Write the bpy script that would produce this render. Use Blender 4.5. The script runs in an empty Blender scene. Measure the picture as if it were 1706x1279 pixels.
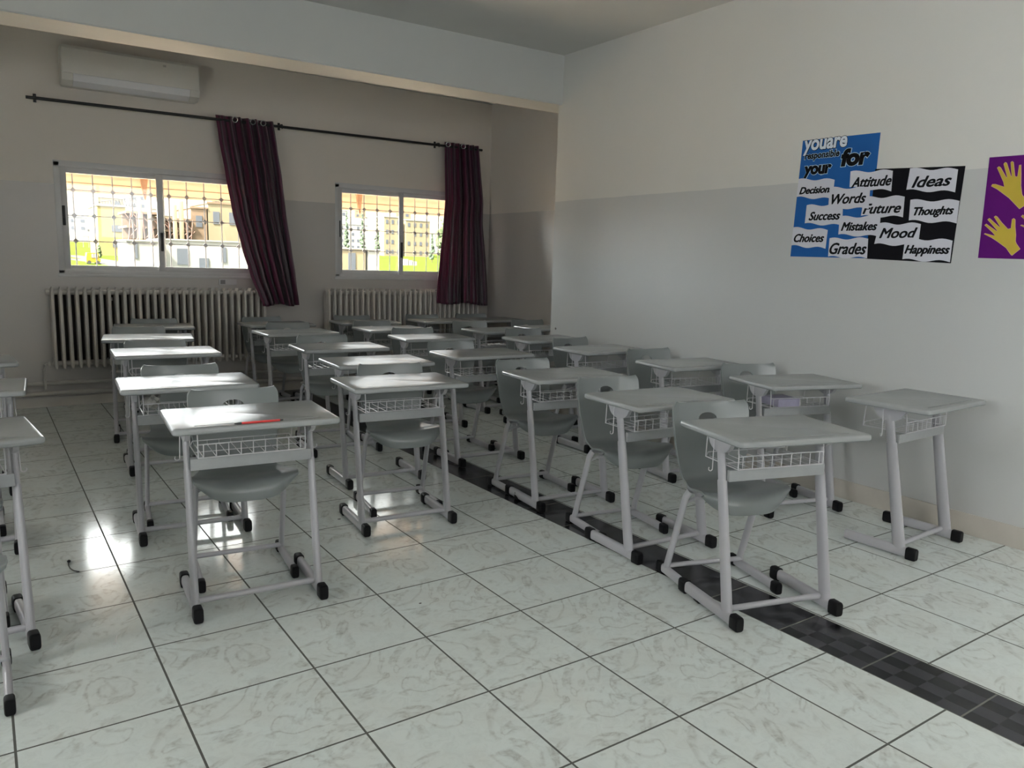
import bpy, bmesh, math, random
from mathutils import Vector, Matrix
sc = bpy.context.scene
COL = sc.collection
rnd = random.Random(7)

# ------------------------------------------------------------------ camera, sky, daylight, exposure
cam_d = bpy.data.cameras.new('camera')
cam_d.sensor_width = 36.0
cam_d.lens = 1287.0 / 1706.0 * 36.0
cam_d.clip_end = 900
cam = bpy.data.objects.new('camera', cam_d)
COL.objects.link(cam)
_r = Vector((0.82454, -0.56503, 0.02941)); _d = Vector((-0.06393, -0.14469, -0.98741)); _f = Vector((0.56218, 0.81228, -0.15542))
cam.matrix_world = Matrix(((_r.x, -_d.x, -_f.x, -0.004), (_r.y, -_d.y, -_f.y, -2.815), (_r.z, -_d.z, -_f.z, 1.387), (0, 0, 0, 1)))
sc.camera = cam

SKY = 3.6
world = bpy.data.worlds.new('overcast_sky'); sc.world = world; world.use_nodes = True
nt = world.node_tree; nt.nodes.clear()
wo = nt.nodes.new('ShaderNodeOutputWorld'); bg = nt.nodes.new('ShaderNodeBackground')
tc = nt.nodes.new('ShaderNodeTexCoord'); sep = nt.nodes.new('ShaderNodeSeparateXYZ'); rp = nt.nodes.new('ShaderNodeValToRGB')
nt.links.new(tc.outputs['Generated'], sep.inputs[0]); nt.links.new(sep.outputs['Z'], rp.inputs[0])
rp.color_ramp.elements[0].position = 0.0; rp.color_ramp.elements[0].color = (0.82, 0.86, 0.91, 1)
rp.color_ramp.elements[1].position = 0.6; rp.color_ramp.elements[1].color = (1.0, 0.97, 0.92, 1)
nt.links.new(rp.outputs[0], bg.inputs['Color'])
# hazy glow of the sky towards the sun side (left of the building)
dp = nt.nodes.new('ShaderNodeVectorMath'); dp.operation = 'DOT_PRODUCT'; dp.inputs[1].default_value = (-0.90, 0.36, 0.24)
nt.links.new(tc.outputs['Generated'], dp.inputs[0])
mr = nt.nodes.new('ShaderNodeMapRange'); mr.interpolation_type = 'SMOOTHSTEP'
mr.inputs['From Min'].default_value = -0.1; mr.inputs['From Max'].default_value = 0.9; mr.inputs['To Min'].default_value = SKY; mr.inputs['To Max'].default_value = SKY * 8.0
nt.links.new(dp.outputs['Value'], mr.inputs['Value']); nt.links.new(mr.outputs['Result'], bg.inputs['Strength'])
nt.links.new(bg.outputs[0], wo.inputs[0])

sc.view_settings.view_transform = 'Standard'
sc.view_settings.look = 'None'
sc.view_settings.gamma = 1.0
sc.view_settings.use_curve_mapping = False
sc.view_settings.exposure = 0.43

sun_d = bpy.data.lights.new('hazy_sun', 'SUN'); sun_d.energy = 52; sun_d.angle = 0.12; sun_d.color = (1.0, 0.90, 0.78)
sun = bpy.data.objects.new('hazy_sun', sun_d); COL.objects.link(sun)
sun.rotation_euler = Vector((0.70, 0.25, -0.95)).to_track_quat('-Z', 'Y').to_euler()

def fill_light(name, loc, direction, w, h, power, col=(1.0, 1.0, 0.98)):
    l = bpy.data.lights.new(name, 'AREA'); l.shape = 'RECTANGLE'; l.size = w; l.size_y = h; l.energy = power; l.color = col
    o = bpy.data.objects.new(name, l); COL.objects.link(o); o.location = loc
    o.rotation_euler = Vector(direction).to_track_quat('-Z', 'Z').to_euler()
    return o
LXP = -3.47
# added fill onto the foreground floor through rear opening; portal at left window
fill_light('rear_floor_fill', (1.6, -4.82, 2.15), (0, 1, -0.45), 3.0, 1.1, 9)
l = bpy.data.lights.new('window_portal', 'AREA'); l.shape = 'RECTANGLE'; l.size = 1.6; l.size_y = 1.2; l.cycles.is_portal = True
o = bpy.data.objects.new('window_portal', l); COL.objects.link(o); o.location = (LXP, -1.1, 1.65); o.rotation_euler = Vector((1, 0, 0)).to_track_quat('-Z', 'Z').to_euler()
for (x, w) in ((1.45, 1.7), (3.9, 1.5), (-1.6, 1.7)):
    l = bpy.data.lights.new('window_portal', 'AREA'); l.shape = 'RECTANGLE'; l.size = w; l.size_y = 0.95
    l.cycles.is_portal = True
    o = bpy.data.objects.new('window_portal', l); COL.objects.link(o); o.location = (x, 5.36, 1.655)
    o.rotation_euler = Vector((0, -1, 0)).to_track_quat('-Z', 'Z').to_euler()

# ------------------------------------------------------------------ materials
MATS = {}
def mat(name, color=(.8, .8, .8), rough=.5, metal=0., spec=.5, coat=0., noise=0., nscale=40., bump=0., bscale=200., emit=None, trans=0.):
    if name in MATS: return MATS[name]
    m = bpy.data.materials.new(name); m.use_nodes = True
    n = m.node_tree.nodes; L = m.node_tree.links; b = n['Principled BSDF']
    b.inputs['Base Color'].default_value = (*color, 1); b.inputs['Roughness'].default_value = rough
    b.inputs['Metallic'].default_value = metal; b.inputs['Specular IOR Level'].default_value = spec
    b.inputs['Coat Weight'].default_value = coat
    tcn = n.new('ShaderNodeTexCoord')
    if noise > 0:
        t = n.new('ShaderNodeTexNoise'); t.inputs['Scale'].default_value = nscale; t.inputs['Detail'].default_value = 4
        L.new(tcn.outputs['Object'], t.inputs['Vector'])
        r = n.new('ShaderNodeValToRGB')
        r.color_ramp.elements[0].position = .3; r.color_ramp.elements[1].position = .7
        r.color_ramp.elements[0].color = (*[c * (1 - noise) for c in color], 1)
        r.color_ramp.elements[1].color = (*[min(1, c * (1 + noise)) for c in color], 1)
        L.new(t.outputs['Fac'], r.inputs[0]); L.new(r.outputs[0], b.inputs['Base Color'])
    if bump > 0:
        t2 = n.new('ShaderNodeTexNoise'); t2.inputs['Scale'].default_value = bscale; t2.inputs['Detail'].default_value = 3
        L.new(tcn.outputs['Object'], t2.inputs['Vector'])
        bp = n.new('ShaderNodeBump'); bp.inputs['Strength'].default_value = bump; bp.inputs['Distance'].default_value = .002
        L.new(t2.outputs['Fac'], bp.inputs['Height']); L.new(bp.outputs[0], b.inputs['Normal'])
    MATS[name] = m
    return m
def math_node(nt_, op, a, b=None, c=None):
    n = nt_.nodes.new('ShaderNodeMath'); n.operation = op
    for i, v in enumerate((a, b, c)):
        if v is None: continue
        if isinstance(v, (int, float)): n.inputs[i].default_value = v
        else: nt_.links.new(v, n.inputs[i])
    return n.outputs[0]
def mix_col(nt_, fac, a, b):
    n = nt_.nodes.new('ShaderNodeMix'); n.data_type = 'RGBA'
    if isinstance(fac, (int, float)): n.inputs[0].default_value = fac
    else: nt_.links.new(fac, n.inputs[0])
    for i, v in ((6, a), (7, b)):
        if isinstance(v, tuple): n.inputs[i].default_value = (*v, 1)
        else: nt_.links.new(v, n.inputs[i])
    return n.outputs[2]

def wall_material(name='two_tone_wall_paint', lo=(0.51, 0.52, 0.515), hi=(0.64, 0.635, 0.60)):
    m = bpy.data.materials.new(name); m.use_nodes = True; nt_ = m.node_tree; n = nt_.nodes; L = nt_.links; b = n['Principled BSDF']
    g = n.new('ShaderNodeNewGeometry'); s = n.new('ShaderNodeSeparateXYZ'); L.new(g.outputs['Position'], s.inputs[0])
    w = n.new('ShaderNodeTexNoise'); w.inputs['Scale'].default_value = 3; L.new(g.outputs['Position'], w.inputs['Vector'])
    zz = math_node(nt_, 'ADD', s.outputs['Z'], math_node(nt_, 'MULTIPLY', w.outputs['Fac'], .012))
    up = math_node(nt_, 'GREATER_THAN', zz, 1.947)
    c = mix_col(nt_, up, lo, hi)
    t = n.new('ShaderNodeTexNoise'); t.inputs['Scale'].default_value = 1.3; t.inputs['Detail'].default_value = 6; L.new(g.outputs['Position'], t.inputs['Vector'])
    r = n.new('ShaderNodeValToRGB'); r.color_ramp.elements[0].color = (.93, .93, .92, 1); r.color_ramp.elements[1].color = (1, 1, 1, 1)
    L.new(t.outputs['Fac'], r.inputs[0])
    mm = n.new('ShaderNodeMix'); mm.data_type = 'RGBA'; mm.blend_type = 'MULTIPLY'; mm.inputs[0].default_value = 1
    L.new(c, mm.inputs[6]); L.new(r.outputs[0], mm.inputs[7])
    # scuff marks on the lower paint
    sc_ = n.new('ShaderNodeTexNoise'); sc_.inputs['Scale'].default_value = 9; sc_.inputs['Detail'].default_value = 8; L.new(g.outputs['Position'], sc_.inputs['Vector'])
    f = math_node(nt_, 'GREATER_THAN', sc_.outputs['Fac'], .735)
    f = math_node(nt_, 'MULTIPLY', f, math_node(nt_, 'LESS_THAN', s.outputs['Z'], 1.1))
    c2 = mix_col(nt_, math_node(nt_, 'MULTIPLY', f, .35), mm.outputs[2], (.35, .33, .30))
    L.new(c2, b.inputs['Base Color'])
    # satin oil paint below, matt above
    L.new(mix_col(nt_, up, (.33, .33, .33), (.62, .62, .62)), b.inputs['Roughness'])
    bp = n.new('ShaderNodeBump'); bp.inputs['Strength'].default_value = .12; bp.inputs['Distance'].default_value = .003
    t2 = n.new('ShaderNodeTexNoise'); t2.inputs['Scale'].default_value = 35; L.new(g.outputs['Position'], t2.inputs['Vector'])
    L.new(t2.outputs['Fac'], bp.inputs['Height']); L.new(bp.outputs[0], b.inputs['Normal'])
    return m
T = 0.43
def tile_material(name, ox, oy):
    m = bpy.data.materials.new(name); m.use_nodes = True; nt_ = m.node_tree; n = nt_.nodes; L = nt_.links; b = n['Principled BSDF']
    g = n.new('ShaderNodeNewGeometry'); s = n.new('ShaderNodeSeparateXYZ'); L.new(g.outputs['Position'], s.inputs[0])
    u = math_node(nt_, 'DIVIDE', math_node(nt_, 'SUBTRACT', s.outputs['X'], ox), T)
    v = math_node(nt_, 'DIVIDE', math_node(nt_, 'SUBTRACT', s.outputs['Y'], oy), T * 1.006)
    fu = math_node(nt_, 'FRACT', u); fv = math_node(nt_, 'FRACT', v)
    iu = math_node(nt_, 'FLOOR', u); iv = math_node(nt_, 'FLOOR', v)
    du = math_node(nt_, 'MINIMUM', fu, math_node(nt_, 'SUBTRACT', 1, fu))
    dv = math_node(nt_, 'MINIMUM', fv, math_node(nt_, 'SUBTRACT', 1, fv))
    d = math_node(nt_, 'MINIMUM', du, dv)
    grout = math_node(nt_, 'LESS_THAN', d, .008)
    # each tile carries the printed marble pattern, shifted and turned a little per tile
    cid = n.new('ShaderNodeCombineXYZ'); L.new(iu, cid.inputs[0]); L.new(iv, cid.inputs[1])
    wn = n.new('ShaderNodeTexWhiteNoise'); wn.noise_dimensions = '2D'; L.new(cid.outputs[0], wn.inputs['Vector'])
    loc = n.new('ShaderNodeCombineXYZ'); L.new(fu, loc.inputs[0]); L.new(fv, loc.inputs[1])
    L.new(math_node(nt_, 'MULTIPLY', math_node(nt_, 'FLOOR', math_node(nt_, 'MULTIPLY', wn.outputs['Value'], 5.99)), 3.7), loc.inputs[2])
    n1 = n.new('ShaderNodeTexNoise'); n1.inputs['Scale'].default_value = 1.5; n1.inputs['Detail'].default_value = 3; n1.inputs['Distortion'].default_value = 2.2
    L.new(loc.outputs[0], n1.inputs['Vector'])
    # ridged veins
    rv = math_node(nt_, 'ABSOLUTE', math_node(nt_, 'SUBTRACT', math_node(nt_, 'FRACT', math_node(nt_, 'MULTIPLY', n1.outputs['Fac'], 4.5)), .5))
    n2 = n.new('ShaderNodeTexNoise'); n2.inputs['Scale'].default_value = 9; n2.inputs['Detail'].default_value = 8; n2.inputs['Distortion'].default_value = 1.5; n2.inputs['Roughness'].default_value = .7
    L.new(loc.outputs[0], n2.inputs['Vector'])
    n3 = n.new('ShaderNodeTexNoise'); n3.inputs['Scale'].default_value = 2.2; n3.inputs['Detail'].default_value = 2
    L.new(loc.outputs[0], n3.inputs['Vector'])
    vr = n.new('ShaderNodeValToRGB'); vr.color_ramp.elements[0].position = .0; vr.color_ramp.elements[0].color = (1, 1, 1, 1)
    vr.color_ramp.elements[1].position = .22; vr.color_ramp.elements[1].color = (0, 0, 0, 1)
    L.new(rv, vr.inputs[0])
    br = n.new('ShaderNodeValToRGB'); br.color_ramp.elements[0].position = .45; br.color_ramp.elements[0].color = (0, 0, 0, 1)
    br.color_ramp.elements[1].position = .68; br.color_ramp.elements[1].color = (1, 1, 1, 1); L.new(n2.outputs['Fac'], br.inputs[0])
    pr = n.new('ShaderNodeValToRGB'); pr.color_ramp.elements[0].position = .42; pr.color_ramp.elements[0].color = (0, 0, 0, 1)
    pr.color_ramp.elements[1].position = .62; pr.color_ramp.elements[1].color = (1, 1, 1, 1); L.new(n3.outputs['Fac'], pr.inputs[0])
    base = mix_col(nt_, math_node(nt_, 'MULTIPLY', br.outputs[0], .5), (0.72, 0.785, 0.765), (0.57, 0.625, 0.605))
    base = mix_col(nt_, math_node(nt_, 'MULTIPLY', pr.outputs[0], .25), base, (0.64, 0.64, 0.59))
    base = mix_col(nt_, math_node(nt_, 'MULTIPLY', vr.outputs[0], math_node(nt_, 'ADD', .24, math_node(nt_, 'MULTIPLY', br.outputs[0], .5))), base, (0.36, 0.37, 0.34))
    colr = mix_col(nt_, grout, base, (0.085, 0.09, 0.08))
    L.new(colr, b.inputs['Base Color'])
    L.new(mix_col(nt_, grout, (.12, .12, .12), (.8, .8, .8)), b.inputs['Roughness'])
    b.inputs['Specular IOR Level'].default_value = .6
    wv = n.new('ShaderNodeTexNoise'); wv.inputs['Scale'].default_value = 5; L.new(g.outputs['Position'], wv.inputs['Vector'])
    h = math_node(nt_, 'ADD', math_node(nt_, 'MULTIPLY', wv.outputs['Fac'], .35), math_node(nt_, 'MULTIPLY', grout, -1))
    bp = n.new('ShaderNodeBump'); bp.inputs['Strength'].default_value = .12; bp.inputs['Distance'].default_value = .003
    L.new(h, bp.inputs['Height']); L.new(bp.outputs[0], b.inputs['Normal'])
    return m
def strip_material():
    m = bpy.data.materials.new('black_checker_tile'); m.use_nodes = True; nt_ = m.node_tree; n = nt_.nodes; L = nt_.links; b = n['Principled BSDF']
    g = n.new('ShaderNodeNewGeometry'); s = n.new('ShaderNodeSeparateXYZ'); L.new(g.outputs['Position'], s.inputs[0])
    P = .797 * T; W = .575 * T
    u = math_node(nt_, 'DIVIDE', math_node(nt_, 'SUBTRACT', s.outputs['X'], 5.79 * T), W)
    v = math_node(nt_, 'DIVIDE', math_node(nt_, 'SUBTRACT', s.outputs['Y'], -2.54 * T), P)
    fv = math_node(nt_, 'FRACT', v)
    d = math_node(nt_, 'MINIMUM', fv, math_node(nt_, 'SUBTRACT', 1, fv))
    e = math_node(nt_, 'MINIMUM', u, math_node(nt_, 'SUBTRACT', 1, u))
    grout = math_node(nt_, 'MAXIMUM', math_node(nt_, 'LESS_THAN', d, .009), math_node(nt_, 'LESS_THAN', e, .012))
    cb = n.new('ShaderNodeTexChecker'); cb.inputs['Scale'].default_value = 1
    cv = n.new('ShaderNodeCombineXYZ'); L.new(math_node(nt_, 'MULTIPLY', u, 4), cv.inputs[0]); L.new(math_node(nt_, 'MULTIPLY', v, 4), cv.inputs[1]); cv.inputs[2].default_value = .5
    L.new(cv.outputs[0], cb.inputs['Vector'])
    cb.inputs['Color1'].default_value = (.010, .010, .012, 1); cb.inputs['Color2'].default_value = (.045, .045, .052, 1)
    L.new(mix_col(nt_, grout, cb.outputs['Color'], (.16, .16, .14)), b.inputs['Base Color'])
    b.inputs['Roughness'].default_value = .22
    return m
def curtain_material():
    m = bpy.data.materials.new('striped_plum_curtain_cloth'); m.use_nodes = True; nt_ = m.node_tree; n = nt_.nodes; L = nt_.links; b = n['Principled BSDF']
    uv = n.new('ShaderNodeUVMap'); s = n.new('ShaderNodeSeparateXYZ'); L.new(uv.outputs[0], s.inputs[0])
    f = math_node(nt_, 'FRACT', math_node(nt_, 'MULTIPLY', s.outputs['X'], 6))
    r = n.new('ShaderNodeValToRGB'); r.color_ramp.interpolation = 'CONSTANT'
    cols = [(0, (.095, .008, .038)), (.26, (.012, .004, .010)), (.40, (.085, .060, .076)), (.50, (.060, .006, .032)), (.72, (.095, .068, .084)), (.78, (.016, .004, .012))]
    el = r.color_ramp.elements
    el[0].position = 0; el[0].color = (*cols[0][1], 1); el[1].position = cols[1][0]; el[1].color = (*cols[1][1], 1)
    for p, c in cols[2:]:
        e = el.new(p); e.color = (*c, 1)
    L.new(f, r.inputs[0]); L.new(r.outputs[0], b.inputs['Base Color'])
    b.inputs['Roughness'].default_value = .42; b.inputs['Sheen Weight'].default_value = .3
    tr = n.new('ShaderNodeBsdfTranslucent'); tr.inputs['Color'].default_value = (.40, .08, .16, 1)
    mx = n.new('ShaderNodeMixShader'); mx.inputs[0].default_value = .12
    out = n['Material Output']; L.new(b.outputs[0], mx.inputs[1]); L.new(tr.outputs[0], mx.inputs[2]); L.new(mx.outputs[0], out.inputs[0])
    return m
def glass_material():
    m = bpy.data.materials.new('window_glass'); m.use_nodes = True; n = m.node_tree.nodes; L = m.node_tree.links; n.clear()
    o = n.new('ShaderNodeOutputMaterial'); t = n.new('ShaderNodeBsdfTransparent'); t.inputs[0].default_value = (.95, .97, .96, 1)
    gl = n.new('ShaderNodeBsdfGlossy'); gl.inputs['Roughness'].default_value = .02
    f = n.new('ShaderNodeFresnel'); f.inputs[0].default_value = 1.45
    mx = n.new('ShaderNodeMixShader'); L.new(f.outputs[0], mx.inputs[0]); L.new(t.outputs[0], mx.inputs[1]); L.new(gl.outputs[0], mx.inputs[2]); L.new(mx.outputs[0], o.inputs[0])
    return m
def translucent_material(name, col, tcol, fac):
    m = bpy.data.materials.new(name); m.use_nodes = True; n = m.node_tree.nodes; L = m.node_tree.links; b = n['Principled BSDF']
    tcn = n.new('ShaderNodeTexCoord'); w = n.new('ShaderNodeTexNoise'); w.inputs['Scale'].default_value = 6; L.new(tcn.outputs['Object'], w.inputs['Vector'])
    r = n.new('ShaderNodeValToRGB'); r.color_ramp.elements[0].position = .35; r.color_ramp.elements[1].position = .75
    r.color_ramp.elements[0].color = (*col, 1); r.color_ramp.elements[1].color = (*[c * .7 for c in col], 1)
    L.new(w.outputs['Fac'], r.inputs[0]); L.new(r.outputs[0], b.inputs['Base Color']); b.inputs['Roughness'].default_value = .7
    tr = n.new('ShaderNodeBsdfTranslucent'); tr.inputs['Color'].default_value = (*tcol, 1)
    mx = n.new('ShaderNodeMixShader'); mx.inputs[0].default_value = fac
    L.new(b.outputs[0], mx.inputs[1]); L.new(tr.outputs[0], mx.inputs[2]); L.new(mx.outputs[0], n['Material Output'].inputs[0])
    return m

M_WALL = wall_material()
M_BAY = wall_material('warm_lit_two_tone_wall_paint', (0.55, 0.525, 0.50), (0.74, 0.69, 0.63))  # same wall paint with the warm window light put into its colour
M_CEIL = mat('ceiling_paint', (0.60, 0.60, 0.575), .75, noise=.03, nscale=1.5, bump=.1, bscale=30)
M_BEAM = mat('beam_paint', (0.53, 0.54, 0.52), .7, noise=.02, nscale=2, bump=.1, bscale=30)
M_BASE = mat('skirting_tile', (0.50, 0.47, 0.42), .3, noise=.08, nscale=5)
M_TOP = mat('grey_desktop_plastic', (0.31, 0.325, 0.325), .24, spec=.5, noise=.03, nscale=14, bump=.12, bscale=350)
M_SHELL = mat('grey_green_chair_plastic', (0.205, 0.225, 0.225), .28, spec=.5, noise=.02, nscale=10, bump=.10, bscale=400)
M_STEEL = mat('white_powder_coated_steel', (0.42, 0.42, 0.445), .32, spec=.5, noise=.03, nscale=9, bump=.04, bscale=300)
M_CAP = mat('black_rubber', (0.005, 0.005, 0.006), .5, spec=.22, bump=.08, bscale=250)
M_WIRE = mat('basket_wire_enamel', (0.60, 0.60, 0.62), .3, metal=.15, noise=.03)
M_DARK = mat('black_plastic', (0.02, 0.02, 0.02), .4, noise=.1)
M_RAD = mat('radiator_enamel', (0.56, 0.53, 0.49), .42, noise=.07, nscale=6, bump=.1, bscale=60)
M_PIPE = mat('painted_pipe', (0.50, 0.48, 0.44), .45, noise=.08, nscale=7)
M_FRAME = mat('window_aluminium', (0.60, 0.60, 0.60), .35, noise=.04, nscale=5)
M_AC = mat('air_conditioner_plastic', (0.68, 0.66, 0.61), .35, noise=.01)
M_AC2 = mat('air_conditioner_louvre', (0.80, 0.80, 0.82), .25, noise=.01)
M_ROD = mat('black_curtain_rod', (0.010, 0.009, 0.009), .35, noise=.05)
M_GRILLE = mat('grey_wrought_iron', (0.13, 0.125, 0.13), .5, noise=.1)
M_CHROME = mat('chrome_eyelet', (0.7, 0.7, 0.7), .2, metal=1, noise=.02)
M_CURT = curtain_material()
M_GLASS = glass_material()

# ------------------------------------------------------------------ builders
def apply_mods(o):
    dg = bpy.context.evaluated_depsgraph_get()
    me = bpy.data.meshes.new_from_object(o.evaluated_get(dg))
    o.modifiers.clear(); o.data = me
def obj(name, bm, m=None, parent=None, smooth=35, label=None):
    me = bpy.data.meshes.new(name)
    bmesh.ops.recalc_face_normals(bm, faces=bm.faces[:])
    bm.to_mesh(me); bm.free()
    if smooth:
        for p in me.polygons: p.use_smooth = True
        me.set_sharp_from_angle(angle=math.radians(smooth))
    if m is not None:
        for mm in (m if isinstance(m, (list, tuple)) else [m]): me.materials.append(mm)
    o = bpy.data.objects.new(name, me); COL.objects.link(o)
    if parent is not None: o.parent = parent
    if label: o['label'] = label
    return o
def thing(name, label, cat, loc=(0, 0, 0), rz=0., group=None):
    o = bpy.data.objects.new(name, None); COL.objects.link(o); o.location = loc; o.rotation_euler = (0, 0, rz)
    o.empty_display_size = .1
    o['label'] = label; o['category'] = cat
    if group: o['group'] = group
    return o
def tag(o, label, cat, group=None):
    o['label'] = label; o['category'] = cat
    if group: o['group'] = group
    return o
def struct(o):
    o['kind'] = 'structure'; return o
def box(bm, x0, x1, y0, y1, z0, z1, bev=0.):
    ps = [bm.verts.new(v) for v in ((x0, y0, z0), (x1, y0, z0), (x1, y1, z0), (x0, y1, z0), (x0, y0, z1), (x1, y0, z1), (x1, y1, z1), (x0, y1, z1))]
    fs = [bm.faces.new([ps[i] for i in f]) for f in ((3, 2, 1, 0), (4, 5, 6, 7), (0, 1, 5, 4), (1, 2, 6, 5), (2, 3, 7, 6), (3, 0, 4, 7))]
    if bev > 0:
        es = list({e for f in fs for e in f.edges})
        bmesh.ops.bevel(bm, geom=es, offset=bev, segments=2, affect='EDGES', profile=.5)
def sweep(bm, pts, rx, ry=None, seg=10, up=(0, 0, 1), closed=False, radii=None, sq=2.0):
    """tube of elliptical section along pts; rx is across, ry along the up side"""
    ry = rx if ry is None else ry
    pts = [Vector(p) for p in pts]; n = len(pts); rings = []
    for i, p in enumerate(pts):
        if closed: d = (pts[(i + 1) % n] - pts[i - 1])
        elif i == 0: d = pts[1] - pts[0]
        elif i == n - 1: d = pts[-1] - pts[-2]
        else: d = (pts[i + 1] - pts[i]).normalized() + (pts[i] - pts[i - 1]).normalized()
        d.normalize(); u = Vector(up)
        if abs(d.dot(u)) > .97: u = Vector((0, 1, 0)) if abs(d.y) < .9 else Vector((1, 0, 0))
        a = d.cross(u).normalized(); b = a.cross(d).normalized()
        k = radii[i] if radii else 1.
        q = lambda v: math.copysign(abs(v) ** (2.0 / sq), v)
        rings.append([bm.verts.new(p + a * (rx * k * q(math.cos(t))) + b * (ry * k * q(math.sin(t)))) for t in [2 * math.pi * j / seg for j in range(seg)]])
    m = n if closed else n - 1
    for i in range(m):
        A = rings[i]; B = rings[(i + 1) % n]
        for j in range(seg): bm.faces.new((A[j], A[(j + 1) % seg], B[(j + 1) % seg], B[j]))
    if not closed:
        bm.faces.new(rings[0][::-1]); bm.faces.new(rings[-1])
def arc(c, r, a0, a1, n, ax=(1, 0, 0), ay=(0, 0, 1)):
    c = Vector(c); ax = Vector(ax); ay = Vector(ay)
    return [c + ax * (r * math.cos(math.radians(a0 + (a1 - a0) * i / n))) + ay * (r * math.sin(math.radians(a0 + (a1 - a0) * i / n))) for i in range(n + 1)]
def prism(bm, outline, z0, z1, plane='xy'):
    f = {'xy': lambda a, b, c: (a, b, c), 'yz': lambda a, b, c: (c, a, b), 'xz': lambda a, b, c: (a, c, b)}[plane]
    A = [bm.verts.new(f(a, b, z0)) for a, b in outline]; B = [bm.verts.new(f(a, b, z1)) for a, b in outline]
    n = len(A)
    bm.faces.new(A[::-1]); bm.faces.new(B)
    for i in range(n): bm.faces.new((A[i], A[(i + 1) % n], B[(i + 1) % n], B[i]))
def rrect(w, d, r, n=6):
    out = []
    for cx, cy, a in ((w / 2 - r, d / 2 - r, 0), (-w / 2 + r, d / 2 - r, 90), (-w / 2 + r, -d / 2 + r, 180), (w / 2 - r, -d / 2 + r, 270)):
        for i in range(n + 1):
            t = math.radians(a + 90 * i / n); out.append((cx + r * math.cos(t), cy + r * math.sin(t)))
    return out
def stack(bm, rings):
    """closed solid from a list of equal-length 3-D loops"""
    R = [[bm.verts.new(p) for p in r] for r in rings]; n = len(R[0])
    for A, B in zip(R, R[1:]):
        for j in range(n): bm.faces.new((A[j], A[(j + 1) % n], B[(j + 1) % n], B[j]))
    bm.faces.new(R[0][::-1]); bm.faces.new(R[-1])
def boolean_cut(o, cutter_bm):
    me = bpy.data.meshes.new('cutter'); bmesh.ops.recalc_face_normals(cutter_bm, faces=cutter_bm.faces[:]); cutter_bm.to_mesh(me); cutter_bm.free()
    c = bpy.data.objects.new('cutter', me); COL.objects.link(c)
    md = o.modifiers.new('cut', 'BOOLEAN'); md.operation = 'DIFFERENCE'; md.object = c; md.solver = 'EXACT'
    apply_mods(o); bpy.data.objects.remove(c)
    o.data.set_sharp_from_angle(angle=math.radians(35))
def copy_tree(root, loc, rz, label, group=None):
    r = root.copy(); COL.objects.link(r); r.location = loc; r.rotation_euler = (0, 0, rz); r['label'] = label
    if group: r['group'] = group
    for ch in list(root.children):
        c = ch.copy(); COL.objects.link(c); c.parent = r
        for g in list(ch.children):
            e = g.copy(); COL.objects.link(e); e.parent = c
    return r

# ------------------------------------------------------------------ room shell
RX = 4.352; WY = 5.061; AX = 5.05; WE = 2.88; LX = -3.25; BY = -4.65; CH = 3.185
bm = bmesh.new()
for x0, x1, mi in ((LX, 5.79 * T, 0), (6.37 * T, AX + .1, 1)):
    vs = [bm.verts.new(p) for p in ((x0, BY, 0), (x1, BY, 0), (x1, WY + .1, 0), (x0, WY + .1, 0))]
    f = bm.faces.new(vs); f.material_index = mi
struct(obj('floor', bm, [tile_material('marble_tile_left', 0, 0), tile_material('marble_tile_right', 6.39 * T, -2.585 * T)], smooth=0))
bm = bmesh.new(); box(bm, 5.79 * T, 6.37 * T, BY, WY, -.03, .0006)
struct(obj('trim_1', bm, strip_material(), smooth=0))['label'] = 'strip of black checkered floor tiles'
bm = bmesh.new(); box(bm, LX - .2, AX + .3, BY - .2, WY + .3, CH, CH + .15)
struct(obj('ceiling', bm, M_CEIL, smooth=0))
# beam across the room in front of the window bay
bm = bmesh.new()
yf = lambda x: 2.824 - .0253 * (x - 4.36); yb = lambda x: 3.165 - .030 * (x - 4.36)
A = [(LX, yf(LX)), (AX, yf(AX)), (AX, yb(AX)), (LX, yb(LX))]
prism(bm, A, 2.77, CH)
bmesh.ops.bevel(bm, geom=[e for e in bm.edges if abs(e.verts[0].co.z - 2.77) < 1e-4 and abs(e.verts[1].co.z - 2.77) < 1e-4 and abs(e.verts[0].co.x - e.verts[1].co.x) > 1], offset=.008, segments=2, affect='EDGES')
struct(obj('trim_2', bm, M_BEAM))['label'] = 'deep ceiling beam in front of the window bay'
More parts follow.
